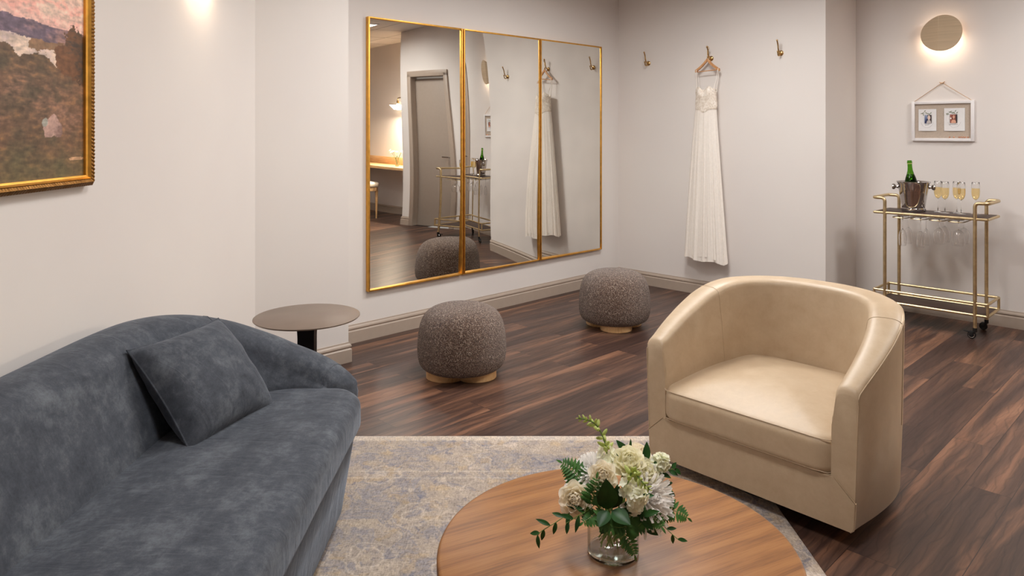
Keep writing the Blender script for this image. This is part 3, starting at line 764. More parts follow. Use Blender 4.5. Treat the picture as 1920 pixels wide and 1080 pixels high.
# ------------------------------------------------------------------ coat hooks, hanger and dress
def hook(t0, z, label):
    # base point on the dress wall  X+Y=7.639  with X/Y = t0
    Y = 7.639/(1+t0); X = t0*Y
    t = empty('coat_hook', (X, Y, z), -PI/4, label, 'hook', 'brass double coat hooks')
    MB().lathe([(.001, 0), (.021, 0), (.021, .004), (.017, .009), (.010, .012), (.001, .012)], 28, M=frame((0, 0, 0), (0, -1, 0), (1, 0, 0))).build('rosette', BRASS, t)
    k = MB().tube(catmull([(0, -.008, 0), (0, -.030, .005), (0, -.046, .030), (0, -.052, .060), (0, -.064, .088)], 6), [.0055]*25, 8)
    k.lathe([(.001, -.007), (.006, -.004), (.0075, 0), (.006, .004), (.001, .007)], 12, c=(0, -.066, .092))
    k.tube(catmull([(0, -.010, -.004), (0, -.026, -.020), (0, -.046, -.020), (0, -.055, .004)], 6), .005, 8)
    k.lathe([(.001, -.007), (.006, -.004), (.0072, 0), (.006, .004), (.001, .007)], 12, c=(0, -.056, .009))
    k.build('prongs', BRASS, t, smooth=60); return t
hook(.1860, 1.945, 'brass double coat hook on the far wall, left of the dress')
hook(.2715, 1.945, 'brass double coat hook holding the wooden hanger and dress')
hook(.3665, 1.945, 'brass double coat hook on the far wall, right of the dress')
DY = 7.639/(1.2715); DX = .2715*DY
hg = empty('clothes_hanger', (DX, DY, 0), -PI/4, 'small wooden clothes hanger with a trouser bar on the middle hook', 'hanger')
hr = .060
def hpt(x, z, dy=0): return (x, -hr+dy, z)
hk = [(0, -hr, 1.925)]+[(.0, -hr+.0, 1.985)]+[( .016*math.sin(a), -hr, 2.016-.016*math.cos(a)*1.0-.0+.012) for a in [PI*.1+PI*1.35*j/12 for j in range(13)]]
MB().tube([(0, -hr, 1.93), (0, -hr, 2.008)]+[(.014*math.sin(a), -hr, 2.022-.014*math.cos(a)) for a in [PI*.15+PI*1.2*j/10 for j in range(11)]], .0022, 8).build('hook', BRASS, hg)
for s in (-1, 1):
    r_ = []
    for k in range(11):
        q = k/10; x = s*(.002+.108*q); z = 1.932-.088*q**.92-.006*math.sin(q*PI); h = .013-.002*q; d = .008
        r_.append([(x, -hr-d, z-h), (x, -hr+d, z-h), (x, -hr+d*.7, z+h*.9), (x, -hr-d*.7, z+h*.9)])
    MB().grid(r_, cv=True, cap=True).build('arm', HANGWOOD, hg, smooth=50)
MB().tube([(-.108, -hr, 1.836), (.108, -hr, 1.846)], .0042, 8).build('bar', HANGWOOD, hg)
dr = empty('wedding_dress', (DX, DY, 0), -PI/4, 'long ivory wedding dress with a lace bodice and thin straps hanging on the far wall', 'dress')
yc = -.080
LACE = NT('beaded_lace'); _n = LACE.voro(55, out='Distance', feature='SMOOTH_F1'); _v = LACE.noise(38, 4, .7, None, 1.2)
_c = LACE.ramp(_v, [(.38, srgb(214, 200, 184)), (.50, srgb(232, 220, 206)), (.62, srgb(246, 238, 228))])
LACE = LACE.set(col=_c, rough=.6, nrm=LACE.bump(_v, .4, .003), spec=.3)
def ell(a, b, z, n=96, cx=0, fn=None):
    L_ = []
    for k in range(n):
        th = 2*PI*k/n; x = cx+a*math.cos(th); y = yc+b*math.sin(th)
        L_.append((x, y, z) if fn is None else fn(th, x, y, z))
    return L_
rows = []
NB = 14
for i in range(NB+1):
    q = i/NB
    def fb(th, x, y, z, q=q):
        front = max(0, -math.sin(th)); cxn = math.cos(th)
        top = 1.690+.022*math.exp(-((abs(cxn)-.50)/.24)**2)*(front > 0)-.030*math.exp(-(cxn/.16)**2)*(front > .0)-.02*(abs(cxn) > .93)
        bot = 1.528-.026*math.exp(-(cxn/.40)**2)*(front > 0)
        zz = bot+(top-bot)*q
        bust = 1+.16*math.exp(-((q-.72)/.24)**2)*front
        return (x*(1+.02*q), yc+(y-yc)*bust-(.012*math.exp(-((abs(cxn)-.5)/.3)**2)*math.exp(-((q-.75)/.2)**2)*front), zz)
    rows.append(ell(.093+.004*math.sin(q*PI*2), .042, 0, fn=fb))
bo = MB().grid(rows, cv=True).build('bodice', LACE, dr, smooth=80)
so = bo.modifiers.new('thick', 'SOLIDIFY'); so.thickness = .0025
MB().tube([(x, y-.001, z) for x, y, z in rows[0]][49:96], .0026, 6).build('waist_trim', LACE, dr)
for s in (-1, 1):
    MB().tube([(s*.074, yc-.022, 1.672), (s*.088, -.078, 1.76), (s*.098, -.068, 1.848), (s*.100, -.060, 1.862), (s*.099, -.050, 1.855), (s*.088, -.05, 1.76), (s*.074, yc+.03, 1.672)], .0026, 6).build('strap', TULLE, dr)
    MB().lathe([(.001, -.006), (.006, -.003), (.006, .003), (.001, .006)], 10, c=(s*.074, yc-.026, 1.676)).build('strap_bead', TULLE, dr)
def skirt(zb, pl, ph, sc_, name, inner=0):
    rows = []; M_ = 40
    for i in range(M_+1):
        q = i/M_; z = 1.524+(zb-1.524)*q
        lft = .094+.100*q**.8; rgt = .092+.098*q**1.05
        def fs(th, x, y, z, q=q):
            cx = math.cos(th); sy = math.sin(th); a = rgt if cx > 0 else lft
            ple = (.35*math.sin(9*th+ph)+.4*math.sin(17*th+ph*2+q*1.5)+.25*math.sin(29*th+1.7*ph))*pl*(.1+q*.9)
            b = .043+.020*q
            front = max(0, -sy)
            zz = z-(1-q)*.026*math.exp(-(cx/.40)**2)*(front > 0)+.008*q*math.sin(5*th+ph)-.012*q*cx
            return ((a*sc_+ple*.5)*cx-.004*q, max(min(yc+(b*sc_+ple)*sy+.0*q, -.008), -.22), zz)
        rows.append(ell(1, 1, z, 240, fn=fs))
    o = MB().grid(rows, cv=True).build(name, TULLE, dr, smooth=180); return o
skirt(.305, .014, .6, 1.0, 'skirt'); skirt(.335, .010, 2.1, .94, 'underskirt')

# ------------------------------------------------------------------ painting on the left wall
pt = empty('painting', (-1.363, 1.845, 1.63), PI/2, 'gold framed landscape painting of a dusky meadow and river on left wall', 'painting')
PW, PH = .998, .904
def fb2(x, y, o=4, s=0):
    return noise.fractal(Vector((x, y, s*7.3)), 1, 2, o)
def land(u, v):
    n = 1.6*fb2(u*11, v*18, 5, 1); n2 = 1.8*fb2(u*34+v*9, v*90, 4, 2); n3 = 1.7*fb2(u*5, v*7, 4, 3); n4 = 1.6*fb2(u*60, v*60, 3, 5)
    hz = .530+(.85-u)*.05+n*.006
    if v > hz:
        q = (v-hz)/.16; c = mixc((214, 168, 156), (206, 178, 160), q*1.2+n*.5)
        c = mixc(c, (222, 152, 138), max(0, .6-abs(q-.35-n*.4)*2.2)+n2*.10)
    elif v > .478+(.85-u)*.02+n2*.004:
        c = mixc((100, 84, 98), (146, 112, 106), (u-.74)*3+n*.5+n2*.3)
    elif v > .405+(.86-u)*.16+n*.018 and u < .875+n*.03:
        c = mixc((208, 184, 166), (178, 158, 152), n*.7+.35+n2*.4)
        if u > .735+n*.03 and v > .445+n2*.01: c = mixc((140, 108, 80), (112, 82, 62), n*.8+.4+n2*.5)
    else:
        c = mixc((108, 80, 60), (92, 72, 54), n3*.9+.4); c = mixc(c, (134, 100, 88), max(0, .75-abs(v-.27-n3*.05)*7)*(.6+n2*.5))
        c = mixc(c, (136, 98, 60), max(0, n2*.7)*.45); c = mixc(c, (76, 62, 50), max(0, n*.7-.05)); c = mixc(c, (94, 86, 58), max(0, .8-v*5)+n*.2)
    d = ((u-.955)/.10)**2+((v-.452)/.095)**2
    if d+n*.55+n4*.25 < 1: c = mixc((110, 72, 46), (58, 46, 38), (u-.90)*8+n2*.5+n*.4)
    rk = ((u-.826)/.046)**2+((v-.170-max(0, .02-abs(u-.835)*.6))/.040)**2
    if rk+n*.3+n4*.1 < 1 and v > .150: c = mixc((176, 142, 130), (116, 90, 82), (u-.82)*12+n2*.6-(v-.18)*8)
    if ((u-.955)/.04)**2+((v-.073)/.006)**2+n*.6 < 1: c = (178, 140, 106)
    if ((u-.79)/.012)**2+((v-.20)/.012)**2+n < .8: c = (150, 148, 138)
    return tuple(max(0, min(255, x*1.12*(1+.09*n2+.07*n4))) for x in c)
CANVAS = m_attr('oil_canvas', .5, .4)
paint_mesh('canvas', CANVAS, land, 420, 360, PW-.05, PH-.05, pt, Matrix.Translation((0, -.014, 0)))
def mould(inset, wd, d0, d1, name, mat, wobble=0):
    m = MB(); hw, hh = PW/2-inset, PH/2-inset
    cor = [(-hw, -hh), (hw, -hh), (hw, hh), (-hw, hh)]; rows = []
    prof = [(0, 0), (0, d0*.8), (wd*.25, d0), (wd*.6, d1), (wd, d1*.85), (wd, 0)]
    ring = []
    for k in range(4):
        a, b = cor[k], cor[(k+1) % 4]; ns = 420 if wobble else 1
        for j in range(ns):
            ring.append((a[0]+(b[0]-a[0])*j/ns, a[1]+(b[1]-a[1])*j/ns, j/ns, k))
    for x, z, fr, k in ring:
        row = []
        for i, (o, d) in enumerate(prof):
            sx = 1-o/hw; sz = 1-o/hh
            wz = (wobble*math.sin((x+z)*520)+wobble*noise.noise(Vector((x*160, z*160, i))))*(1 if i in (2, 3) else .25 if i == 1 else 0)
            row.append((x*sx, -.003-d-wz, z*sz))
        rows.append(row)
    m.grid(rows, cu=True, cv=True).build(name, mat, pt, smooth=25)
mould(0, .021, .026, .034, 'carved_frame', m_metal('antique_gold', srgb(140, 100, 54), .5, (60, 60, 60)), .0016)
mould(.020, .014, .030, .022, 'gold_liner', FGOLD)
MB().box((0, -.004, 0), (PW-.03, .006, PH-.03)).build('backing', TABLETOP, pt)

# ------------------------------------------------------------------ vanity nook, seen in the left mirror
def nk(s, d):   # s along the nook wall from its left end, d out from the wall
    p = P[10]; return (p[0]+s*S2-d*S2, p[1]-s*S2-d*S2)
vt = empty('vanity_counter', (*nk(0.02, .0), 0), -PI/4, 'pale wood vanity counter with backsplash, seen in the left mirror', 'counter')
MB().bbox((1.15, -.245, .76), (2.28, .47, .04), .003).build('countertop', LIGHTWOOD, vt)
MB().bbox((1.15, -.012, .84), (2.28, .02, .12), .002).build('backsplash', LIGHTWOOD, vt)
MB().bbox((.012, -.245, .84), (.02, .44, .12), .002).build('side_splash', LIGHTWOOD, vt)
vl = empty('vanity_light', (*nk(.50, .0), 1.80), -PI/4, 'brass vanity light bar with glowing glass bulbs, reflected in the left mirror', 'wall light')
MB().lathe([(.001, -.002), (.05, -.002), (.05, .015), (.001, .02)], 24, M=frame((0, 0, .05), (0, -1, 0), (1, 0, 0))).tube([(0, -.015, .05), (0, -.10, .05)], .007, 8).tube(arc_path([(-.30, -.10, .0), (-.30, -.10, .05), (.30, -.10, .05), (.30, -.10, 0)], .03), .007, 8).build('bar', BRASS, vl)
VB = m_emit('vanity_bulb', (1, .84, .62, 1), 14)
for x in (-.30, 0, .30):
    MB().lathe([(.001, .0), (.018, .0), (.018, .045), (.001, .045)], 16, c=(x, -.10, -.04)).build('socket', BRASS, vl)
    MB().lathe([(.001, -.10), (.02, -.095), (.034, -.075), (.037, -.055), (.03, -.03), (.017, -.008), (.014, 0), (.001, 0)], 20, c=(x, -.10, -.04)).build('bulb', VB, vl)
ld = bpy.data.lights.new('vanity_lamp', 'AREA'); ld.shape = 'RECTANGLE'; ld.size = .7; ld.size_y = .1; ld.energy = VANITY_W; ld.color = (1, .85, .66)
lo = bpy.data.objects.new('vanity_lamp', ld); C.objects.link(lo); lo.parent = vl; lo.location = (0, -.17, -.10); lo.rotation_euler = (math.radians(-40), 0, 0)
tr = MB().box((0, 0, 0), (.006, .006, CEIL-.91)); o = tr.build('trim_1', simple('seam_grey', srgb(150, 136, 120), .5), None, smooth=0)
o.location = (*nk(.62, .004), .90+(CEIL-.91)/2); o.rotation_euler = (0, 0, -PI/4); tag(o, kind='structure')
so_ = empty('vanity_stool', (*nk(.98, .62), 0), -PI/4, 'cream cushioned stool with turned wooden legs, at left edge of left mirror', 'stool')
MB().rslab(0, 0, .22, .17, .10, .455, .53, .03, .012).build('seat', simple('cream_fabric', srgb(226, 212, 192), .9), so_, smooth=60)
MB().rslab(0, 0, .205, .155, .09, .40, .458, .006, 0).build('apron', LIGHTWOOD, so_)
for x in (-1, 1):
    for y in (-1, 1):
        MB().lathe([(.001, 0), (.012, 0), (.014, .06), (.020, .24), (.022, .30), (.016, .305), (.024, .315), (.016, .325), (.022, .335), (.024, .40), (.001, .41)], 16, c=(x*.165, y*.115, 0)).build('leg', LIGHTWOOD, so_)

# ------------------------------------------------------------------ flowers
def translucent(m, col, f=.38):
    t = m.node_tree; b = t.nodes['Principled BSDF']; out = [n for n in t.nodes if n.type == 'OUTPUT_MATERIAL'][0]
    tr = t.nodes.new('ShaderNodeBsdfTranslucent'); tr.inputs[0].default_value = col; mx = t.nodes.new('ShaderNodeMixShader'); mx.inputs[0].default_value = f
    t.links.new(b.outputs[0], mx.inputs[1]); t.links.new(tr.outputs[0], mx.inputs[2]); t.links.new(mx.outputs[0], out.inputs[0])
    b.inputs['Specular IOR Level'].default_value = .15; b.inputs['Roughness'].default_value = .7; return m
LG = NT('dark_leaf'); LG = LG.set(col=LG.ramp(LG.noise(30, 3), [(.3, srgb(22, 58, 22)), (.7, srgb(44, 88, 36))]), rough=.45, spec=.3)
FG = NT('fern_green'); FG = FG.set(col=FG.ramp(FG.noise(40, 3), [(.3, srgb(44, 92, 34)), (.7, srgb(78, 128, 52))]), rough=.5)
SG = simple('stem_green', srgb(104, 136, 62), .5, var=.15)
BUD = simple('bud_green', srgb(206, 214, 140), .5, var=.12, scale=80)
CREAM = NT('rose_cream'); CREAM = CREAM.set(col=CREAM.ramp(CREAM.noise(25, 2), [(.3, srgb(253, 245, 228)), (.7, srgb(255, 251, 240))]), rough=.6, sss=.0)
CREAMW = simple('rose_white', srgb(250, 247, 228), .6, var=.03)
WHITEF = simple('petal_white', srgb(253, 251, 248), .6, var=.01)
PALEY = simple('petal_pale_green', srgb(250, 250, 236), .6, var=.04, scale=80)

for m_, c_ in ((CREAM, srgb(254, 246, 226)), (CREAMW, srgb(252, 248, 222)), (WHITEF, srgb(252, 250, 248)), (PALEY, srgb(252, 252, 230)), (BUD, srgb(210, 222, 140))): translucent(m_, c_)
translucent(TULLE, srgb(250, 244, 234), .12)
def petal(mb, M, l, w_, cup=.3, curl=.2, n=6, m=4, tip=1.0):
    rows = []
    for i in range(n+1):
        q = i/n; ww = w_*(math.sin(PI*min(1, q*.78+.06))**.8)*(1 if tip == 1 else (1-q**3*.9))
        if i == 0: ww = w_*.25
        rows.append([((j/m*2-1)*ww/2, q*l, cup*w_*(j/m*2-1)**2+curl*l*q*q) for j in range(m+1)])
    mb.grid(rows, M=M)
def leafm(mb, o, d, up, l, w_, bend=.2, fold=.15, n=7, tooth=0):
    M = frame(o, up, Vector(d).cross(Vector(up)))
    Y = Vector(d).normalized()
    z = (Vector(up)-Y*Vector(up).dot(Y)).normalized(); x = Y.cross(z)
    M = Matrix((x, Y, z)).transposed().to_4x4(); M.translation = Vector(o)
    rows = []
    for i in range(n+1):
        q = i/n; ww = w_*math.sin(PI*q**.85)**.9+.0004
        if tooth and i % 2: ww *= .72
        rows.append([(s*ww/2, q*l, fold*abs(s)*ww/2-bend*l*q*q) for s in (-1, -.5, 0, .5, 1)])
    mb.grid(rows, M=M)
V0 = Vector((.228, 1.655, .400))
def fp_(dx, dz, dy): return V0+Vector((dx*(1+dy*.5), dy, dz-dy*.5))
NECK = V0+Vector((0, 0, .108))
vs = empty('flower_vase', tuple(V0), 0, 'clear glass cylinder vase of water on the round oak table', 'vase')
MB().lathe([(.001, 0), (.054, 0), (.0575, .004), (.0575, .112), (.0565, .1135), (.0550, .112), (.0550, .012), (.052, .009), (.001, .009)], 64).build('glass_wall', VGLASS, vs, smooth=40)
MB().lathe([(.001, .0080), (.0525, .0080), (.0556, .0115), (.0556, .070), (.001, .070)], 48).build('water', WATER, vs, smooth=40)
MB().lathe([(.001, .0005), (.052, .0005), (.0565, .003), (.0568, .008), (.054, .0105), (.001, .0095)], 64).build('glass_base', GLASS, vs, smooth=40)
MB().tube([(.0563*math.cos(2*PI*k/64), .0563*math.sin(2*PI*k/64), .1125) for k in range(64)], .0014, 8, closed=True).build('rim', GLASS, vs)
SR = random.Random(5)
def stem_to(tgt, r=.0018, start=None, sag=0):
    a = start or Vector((V0.x+SR.uniform(-.03, .03), V0.y+SR.uniform(-.03, .03), V0.z+.022))
    nk_ = NECK+Vector((max(-.035, min(.035, (tgt.x-V0.x)*.45)), max(-.03, min(.03, (tgt.y-V0.y)*.4)), .0))
    return catmull([a, nk_, (nk_+tgt)*.5+Vector((0, 0, .012+sag)), tgt], 6)
def flower(name, label, cat, grp, tgt, r=.0018):
    t = empty(name, (0, 0, 0), 0, label, cat, grp)
    MB().tube(stem_to(tgt, r), r, 6).build('stem', SG, t); return t
def rose(tgt, face, R, label, mat):
    t = flower('rose', label, 'flower', 'roses in the bouquet', tgt-Vector(face).normalized()*R*.6, .0022)
    mb = MB(); B = frame(tgt-Vector(face).normalized()*R*.75, face, (1, 0, .1)); rd = random.Random(int(tgt.x*9999))
    for ring, (cnt, rr, tilt, hh, wd) in enumerate([(3, .06, -4, 1.15, .45), (4, .17, 0, 1.17, .62), (5, .30, 5, 1.15, .78), (6, .43, 12, 1.10, .90), (6, .56, 22, 1.04, 1.0), (7, .66, 36, .96, 1.05), (6, .68, 54, .85, 1.0)]):
        for k in range(cnt):
            a = 2*PI*k/cnt+ring*.7+rd.uniform(-.1, .1)
            M = B @ Matrix.Rotation(a, 4, 'Z') @ Matrix.Translation((0, rr*R*.8, 0)) @ Matrix.Rotation(math.radians(90-tilt), 4, 'X')
            petal(mb, M, hh*R, wd*R*1.1, cup=.42-.03*ring, curl=(.12, .10, .04, -.03, -.10, -.18, -.26)[ring], n=7, m=6)
    mb.build('bloom', mat, t, smooth=80)
    s = MB()
    for k in range(5):
        M = B @ Matrix.Rotation(2*PI*k/5, 4, 'Z') @ Matrix.Translation((0, R*.2, -.002)) @ Matrix.Rotation(math.radians(10), 4, 'X')
        petal(s, M, R*.95, R*.3, .1, -.1, tip=0)
    s.build('sepals', SG, t, smooth=80); return t
def mum(tgt, face, R, label):
    t = flower('chrysanthemum', label, 'flower', 'chrysanthemums in the bouquet', tgt-Vector(face).normalized()*R*.5, .0025)
    mb = MB(); B = frame(tgt-Vector(face).normalized()*R*.45, face, (1, 0, .1)); rd = random.Random(int(tgt.x*9999)+3)
    for ring in range(9):
        cnt = [5, 8, 10, 12, 14, 15, 16, 16, 15][ring]; tilt = 4+ring*12.5; l = R*(.52+.06*ring)
        for k in range(cnt):
            a = 2*PI*(k+.5*(ring % 2))/cnt+rd.uniform(-.07, .07)
            M = B @ Matrix.Rotation(a, 4, 'Z') @ Matrix.Translation((0, R*.04*ring, 0)) @ Matrix.Rotation(math.radians(90-tilt+rd.uniform(-6, 6)), 4, 'X')
            petal(mb, M, l*rd.uniform(.9, 1.1), R*.20, .35, .18, n=5, m=2)
    mb.build('bloom', WHITEF, t, smooth=80); return t
rose(fp_(-.029, .172, -.045), (-.05, -.85, .55), .026, 'small cream rose with a peach centre, left of the bouquet middle', CREAM)
rose(fp_(-.092, .120, -.035), (-.25, -.85, .40), .030, 'cream rose lowest on the left side of the bouquet', CREAM)
rose(fp_(.036, .208, -.005), (.05, -.55, .8), .032, 'largest creamy white rose near the top of the bouquet', CREAMW)
rose(fp_(.076, .186, .0), (.4, -.5, .7), .027, 'white rose between the top rose and the large white chrysanthemum', CREAMW)
rose(fp_(.068, .235, .065), (.3, -.1, .9), .026, 'cream rose at the back right of the bouquet', CREAM)
mum(fp_(-.052, .195, .015), (-.35, -.35, .8), .040, 'white chrysanthemum at the upper left behind the small rose')
mum(fp_(-.088, .150, .030), (-.8, -.4, .4), .032, 'white chrysanthemum at far left behind the fern')
mum(fp_(.088, .125, -.035), (.50, -.75, .35), .060, 'very large white chrysanthemum filling the right side of the bouquet')
# snapdragon spike
def snap(path_, label, openf, s=1.0, seed=1):
    P_ = catmull(path_, 8); t = empty('snapdragon', (0, 0, 0), 0, label, 'flower', 'snapdragons in the bouquet')
    MB().tube(list(stem_to(P_[0]))+P_[1:], .0016, 6).build('stem', SG, t)
    rd = random.Random(seed); b = MB(); f = MB(); n = len(P_); g = 2.4
    for k in range(int(30)):
        q = k/29; p = P_[min(n-1, int(q*(n-1)))]; tan = (P_[min(n-1, int(q*(n-1))+1)]-P_[max(0, int(q*(n-1))-1)]).normalized()
        side = tan.cross(Vector((math.cos(g*k), math.sin(g*k), .2))).normalized()
        d = (side*.8+tan*.55).normalized(); sz = (1-q)**.7*.011+.0035
        if q < openf:
            M = frame(p+d*.010*s, d, tan)
            for j in range(5):
                petal(f, M @ Matrix.Rotation(2*PI*j/5, 4, 'Z') @ Matrix.Rotation(math.radians(50), 4, 'X'), .017*s, .015*s, .2, -.35, n=5, m=4)
        else:
            M = frame(p+d*sz*.4, d, tan)
            b.lathe([(.0003, -.3*sz), (.34*sz, 0), (.42*sz, .5*sz), (.34*sz, 1.1*sz), (.16*sz, 1.5*sz), (.0003, 1.6*sz)], 8, M=M)
    if b.v: b.build('buds', BUD, t, smooth=80)
    if f.v: f.build('florets', PALEY, t, smooth=80)
snap([fp_(-.012, .178, .02), fp_(-.010, .215, .03), fp_(-.012, .245, .035), fp_(-.030, .285, .03), fp_(-.050, .300, .025), fp_(-.076, .305, .02)], 'tall pale green snapdragon spike bending left above the bouquet', .28, 1, 2)
snap([fp_(.020, .135, -.045), fp_(.026, .160, -.062), fp_(.036, .180, -.06), fp_(.05, .160, -.085), fp_(.068, .140, -.095)], 'short green-white snapdragon at the centre of the bouquet', .30, .72, 5)
snap([fp_(.042, .100, -.055), fp_(.040, .118, -.075), fp_(.050, .128, -.085)], 'snapdragon with open white florets below the bouquet centre', 1.1, .78, 8)
snap([fp_(.095, .170, .03), fp_(.105, .20, .03), fp_(.115, .205, .03)], 'snapdragon with ruffled white florets on the right behind the chrysanthemum', 1.1, .9, 9)

def broad(label, leaves):
    t = empty('leaf_sprig', (0, 0, 0), 0, label, 'foliage', 'broad leaf sprigs in the bouquet'); 
    c = sum((Vector(l[0]) for l in leaves), Vector())/len(leaves)
    MB().tube(stem_to(c), .0016, 6).build('stem', SG, t)
    for o_, d, up, l, w_ in leaves:
        mb = MB(); leafm(mb, o_, d, up, l, w_, .15, .25, n=10); mb.build('leaf', LG, t, smooth=80)
broad('sprig of large glossy dark green leaves at the front centre', [
    (fp_(-.020, .098, -.055), (-.06, -.25, 1), (0, -1, .2), .070, .046), (fp_(-.008, .10, -.045), (.25, -.2, 1), (.3, -1, .2), .055, .034),
    (fp_(-.020, .095, -.06), (-.55, -.7, -.35), (-.2, -.6, .8), .042, .030), (fp_(-.012, .095, -.06), (.7, -.7, -.15), (0, -.6, .9), .050, .036),
    (fp_(-.02, .08, -.055), (-.5, -.4, -.9), (-.3, -1, .2), .036, .026), (fp_(.01, .10, -.05), (.9, -.4, .3), (0, -.8, .6), .045, .026)])
broad('sprig of pointed green leaves at the top right of the bouquet', [
    (fp_(.078, .205, .03), (.1, .1, 1), (0, -1, .1), .044, .018), (fp_(.082, .205, .03), (.95, -.1, .3), (0, -.7, .8), .050, .017), (fp_(.045, .22, .05), (-.6, .1, .7), (.1, -1, .3), .046, .018),
    (fp_(.045, .235, .05), (.1, 0, 1), (0, -1, 0), .024, .006), (fp_(.015, .19, .01), (-.2, 0, 1), (0, -1, 0), .034, .014)])
broad('sprig of small dark leaves below the large white chrysanthemum', [
    (fp_(.050, .085, -.06), (.8, -.3, .35), (0, -.8, .6), .046, .014), (fp_(.050, .085, -.06), (.5, -.3, -.4), (0, -1, .4), .040, .016), (fp_(.045, .09, -.06), (-.1, -.4, .8), (0, -1, .3), .034, .016),
    (fp_(.052, .125, -.075), (.9, -.2, .25), (0, -.8, .7), .028, .012), (fp_(.03, .08, -.05), (-.7, -.4, -.3), (0, -1, .3), .040, .020), (fp_(.06, .07, -.03), (.7, -.2, -.5), (.1, -1, .3), .045, .02)])
def sprig(pts, label, n, ll, lw, mat=None):
    t = empty('trailing_sprig', (0, 0, 0), 0, label, 'foliage', 'thin trailing sprigs in the bouquet'); P_ = catmull(pts, 8)
    MB().tube(list(stem_to(P_[0]))[:-1]+P_, .0009, 5).build('stem', SG, t); rd = random.Random(len(label)); m = MB()
    for k in range(n):
        q = (k+.6)/n; i = min(len(P_)-2, int(q*(len(P_)-1))); tan = (P_[i+1]-P_[i]).normalized(); sd = tan.cross(Vector((0, -1, .4))).normalized()*(1 if k % 2 else -1)
        leafm(m, P_[i], tan*.75+sd*.75+Vector((0, rd.uniform(-.3, .3), rd.uniform(-.3, .2))), Vector((rd.uniform(-.4, .4), -.7, .6)), ll*rd.uniform(.75, 1.15), lw, .2, .2, n=6)
    m.build('leaves', mat or LG, t, smooth=80)
sprig([fp_(-.065, .105, -.03), fp_(-.10, .092, -.04), fp_(-.135, .070, -.05), fp_(-.165, .052, -.05), fp_(-.178, .040, -.05)], 'long thin sprig trailing over the table edge side at far left', 9, .030, .0095)
sprig([fp_(-.055, .10, -.04), fp_(-.085, .085, -.06), (fp_(-.115, .068, -.07))], 'short sprig of narrow leaves below the lowest cream rose', 5, .030, .010)
sprig([fp_(.085, .085, -.02), fp_(.105, .065, -.03), fp_(.125, .045, -.04), fp_(.142, .030, -.04)], 'sprig with narrow leaves drooping at the lower right', 5, .028, .008)
sprig([fp_(.10, .175, .02), fp_(.125, .185, .02), fp_(.145, .192, .02)], 'sprig of small round leaves at the right above the chrysanthemum', 6, .022, .010)
sprig([fp_(.10, .150, .02), fp_(.12, .155, .02), fp_(.125, .135, .0)], 'sprig of dark leaves directly right of the large chrysanthemum', 5, .022, .011)
def fern(pts, label, n, L0, tooth=2):
    t = empty('fern_frond', (0, 0, 0), 0, label, 'foliage', 'leatherleaf fern fronds in the bouquet'); P_ = catmull(pts, 8)
    MB().tube(list(stem_to(P_[0]))[:-1]+P_, .0009, 5).build('stem', SG, t); m = MB(); N_ = len(P_)
    for k in range(n):
        q = k/n; i = min(N_-2, int(q*(N_-1))); tan = (P_[i+1]-P_[i]).normalized(); nn = Vector((0, -.8, .6)); sd = tan.cross(nn).normalized()
        l = L0*(1-q)**.8*(.75+.25*min(1, q*6))+.006
        for s in (-1, 1):
            d = (sd*s+tan*.45).normalized(); p = P_[i]
            w2 = l*.30
            # each pinna: a toothed leaf
            leafm(m, p, d, nn, l, w2*1.25, .15, .1, n=13, tooth=1)
    leafm(m, P_[-1]-(P_[-1]-P_[-2])*.5, (P_[-1]-P_[-2]), (0, -.8, .6), .016, .005)
    m.build('leaflets', FG, t, smooth=80)
fern([fp_(-.050, .135, .0), fp_(-.072, .165, .005), fp_(-.095, .190, .005), fp_(-.114, .202, .005)], 'fern frond spreading up and left at the bouquet edge', 12, .042)
fern([fp_(-.055, .11, -.045), fp_(-.05, .14, -.055), fp_(-.045, .165, -.055)], 'small fern frond between the two cream roses', 10, .028)
fern([fp_(.03, .085, -.055), fp_(.018, .065, -.075), fp_(.016, .045, -.082), fp_(.030, .018, -.085), fp_(.036, .0, -.085)], 'fern frond hanging down over the front of the vase', 15, .034)
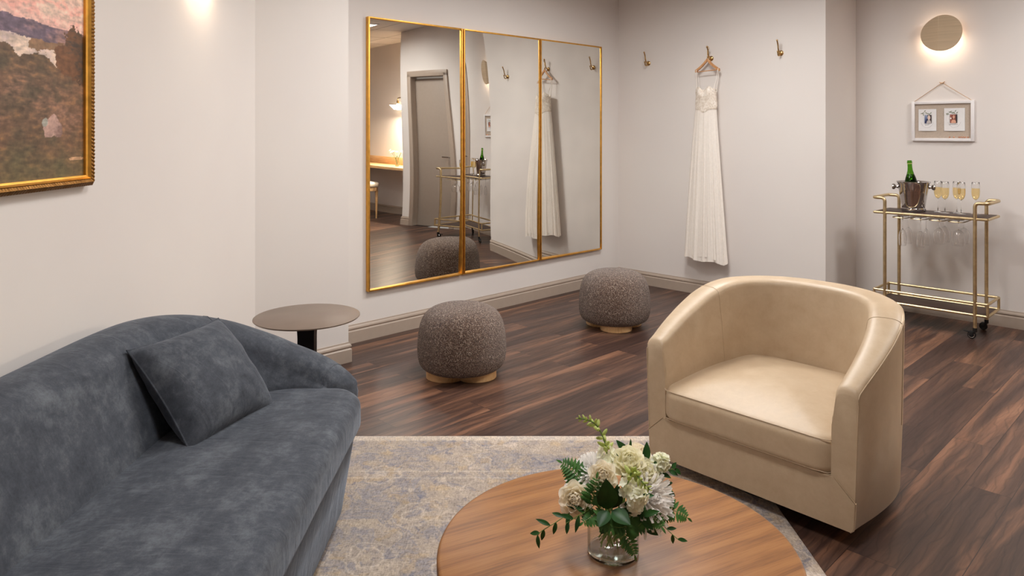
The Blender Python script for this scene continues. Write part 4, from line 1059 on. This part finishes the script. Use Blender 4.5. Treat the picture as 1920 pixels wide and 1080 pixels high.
fern([fp_(-.02, .085, -.055), fp_(-.03, .075, -.07), fp_(-.005, .060, -.078), fp_(.018, .062, -.08)], 'fern frond crossing the vase rim at the front', 12, .028)
fern([fp_(.045, .08, -.05), fp_(.06, .078, -.06), fp_(.045, .06, -.07), fp_(.03, .05, -.075)], 'fern frond tucked under the small dark leaves at the rim', 11, .028)
fern([fp_(.10, .10, .0), fp_(.125, .098, -.01), fp_(.15, .088, -.02), fp_(.165, .078, -.02)], 'fern frond reaching out to the far right', 11, .030)
fern([fp_(.07, .09, -.04), fp_(.09, .075, -.05), fp_(.10, .060, -.06)], 'fern frond below the large chrysanthemum', 10, .022)
fern([fp_(-.045, .09, -.04), fp_(-.06, .08, -.055), fp_(-.075, .07, -.06)], 'fern frond drooping below the left rose', 10, .024)

# small vases on the vanity counter
for k, (s, d) in enumerate(((.62, .28), (.30, .22))):
    x, y = nk(s, d)
    t = empty('bud_vase', (x, y, .78), 0, 'small glass vase with white flowers on the vanity counter, '+('left' if k == 0 else 'right')+' one in the mirror', 'vase', 'small vases on the vanity counter')
    MB().lathe([(.001, 0), (.024, 0), (.026, .01), (.018, .09), (.022, .14), (.0205, .14), (.0165, .09), (.023, .012), (.001, .008)], 20).build('glass_wall', GLASS, t, smooth=60)
    rd = random.Random(k); m = MB(); g = MB()
    for j in range(9):
        a = rd.uniform(0, 6.28); r = rd.uniform(.02, .09); z = rd.uniform(.18, .27); p = Vector((r*math.cos(a), r*math.sin(a), z))
        g.tube([(0, 0, .02), (p.x*.3, p.y*.3, .13), tuple(p)], .0015, 5)
        for q in range(6): petal(m, frame(p, (p.x, p.y, .08), (0, 0, 1) if abs(p.x) > .001 else (1, 0, 0)) @ Matrix.Rotation(q*PI/3, 4, 'Z') @ Matrix.Rotation(math.radians(40), 4, 'X'), .024, .02, .3, -.2)
        leafm(g, p*.6, (p.x, p.y, .05), (0, 0, 1), .05, .012)
    g.build('stems', FG, t, smooth=80); m.build('blooms', WHITEF, t, smooth=80)
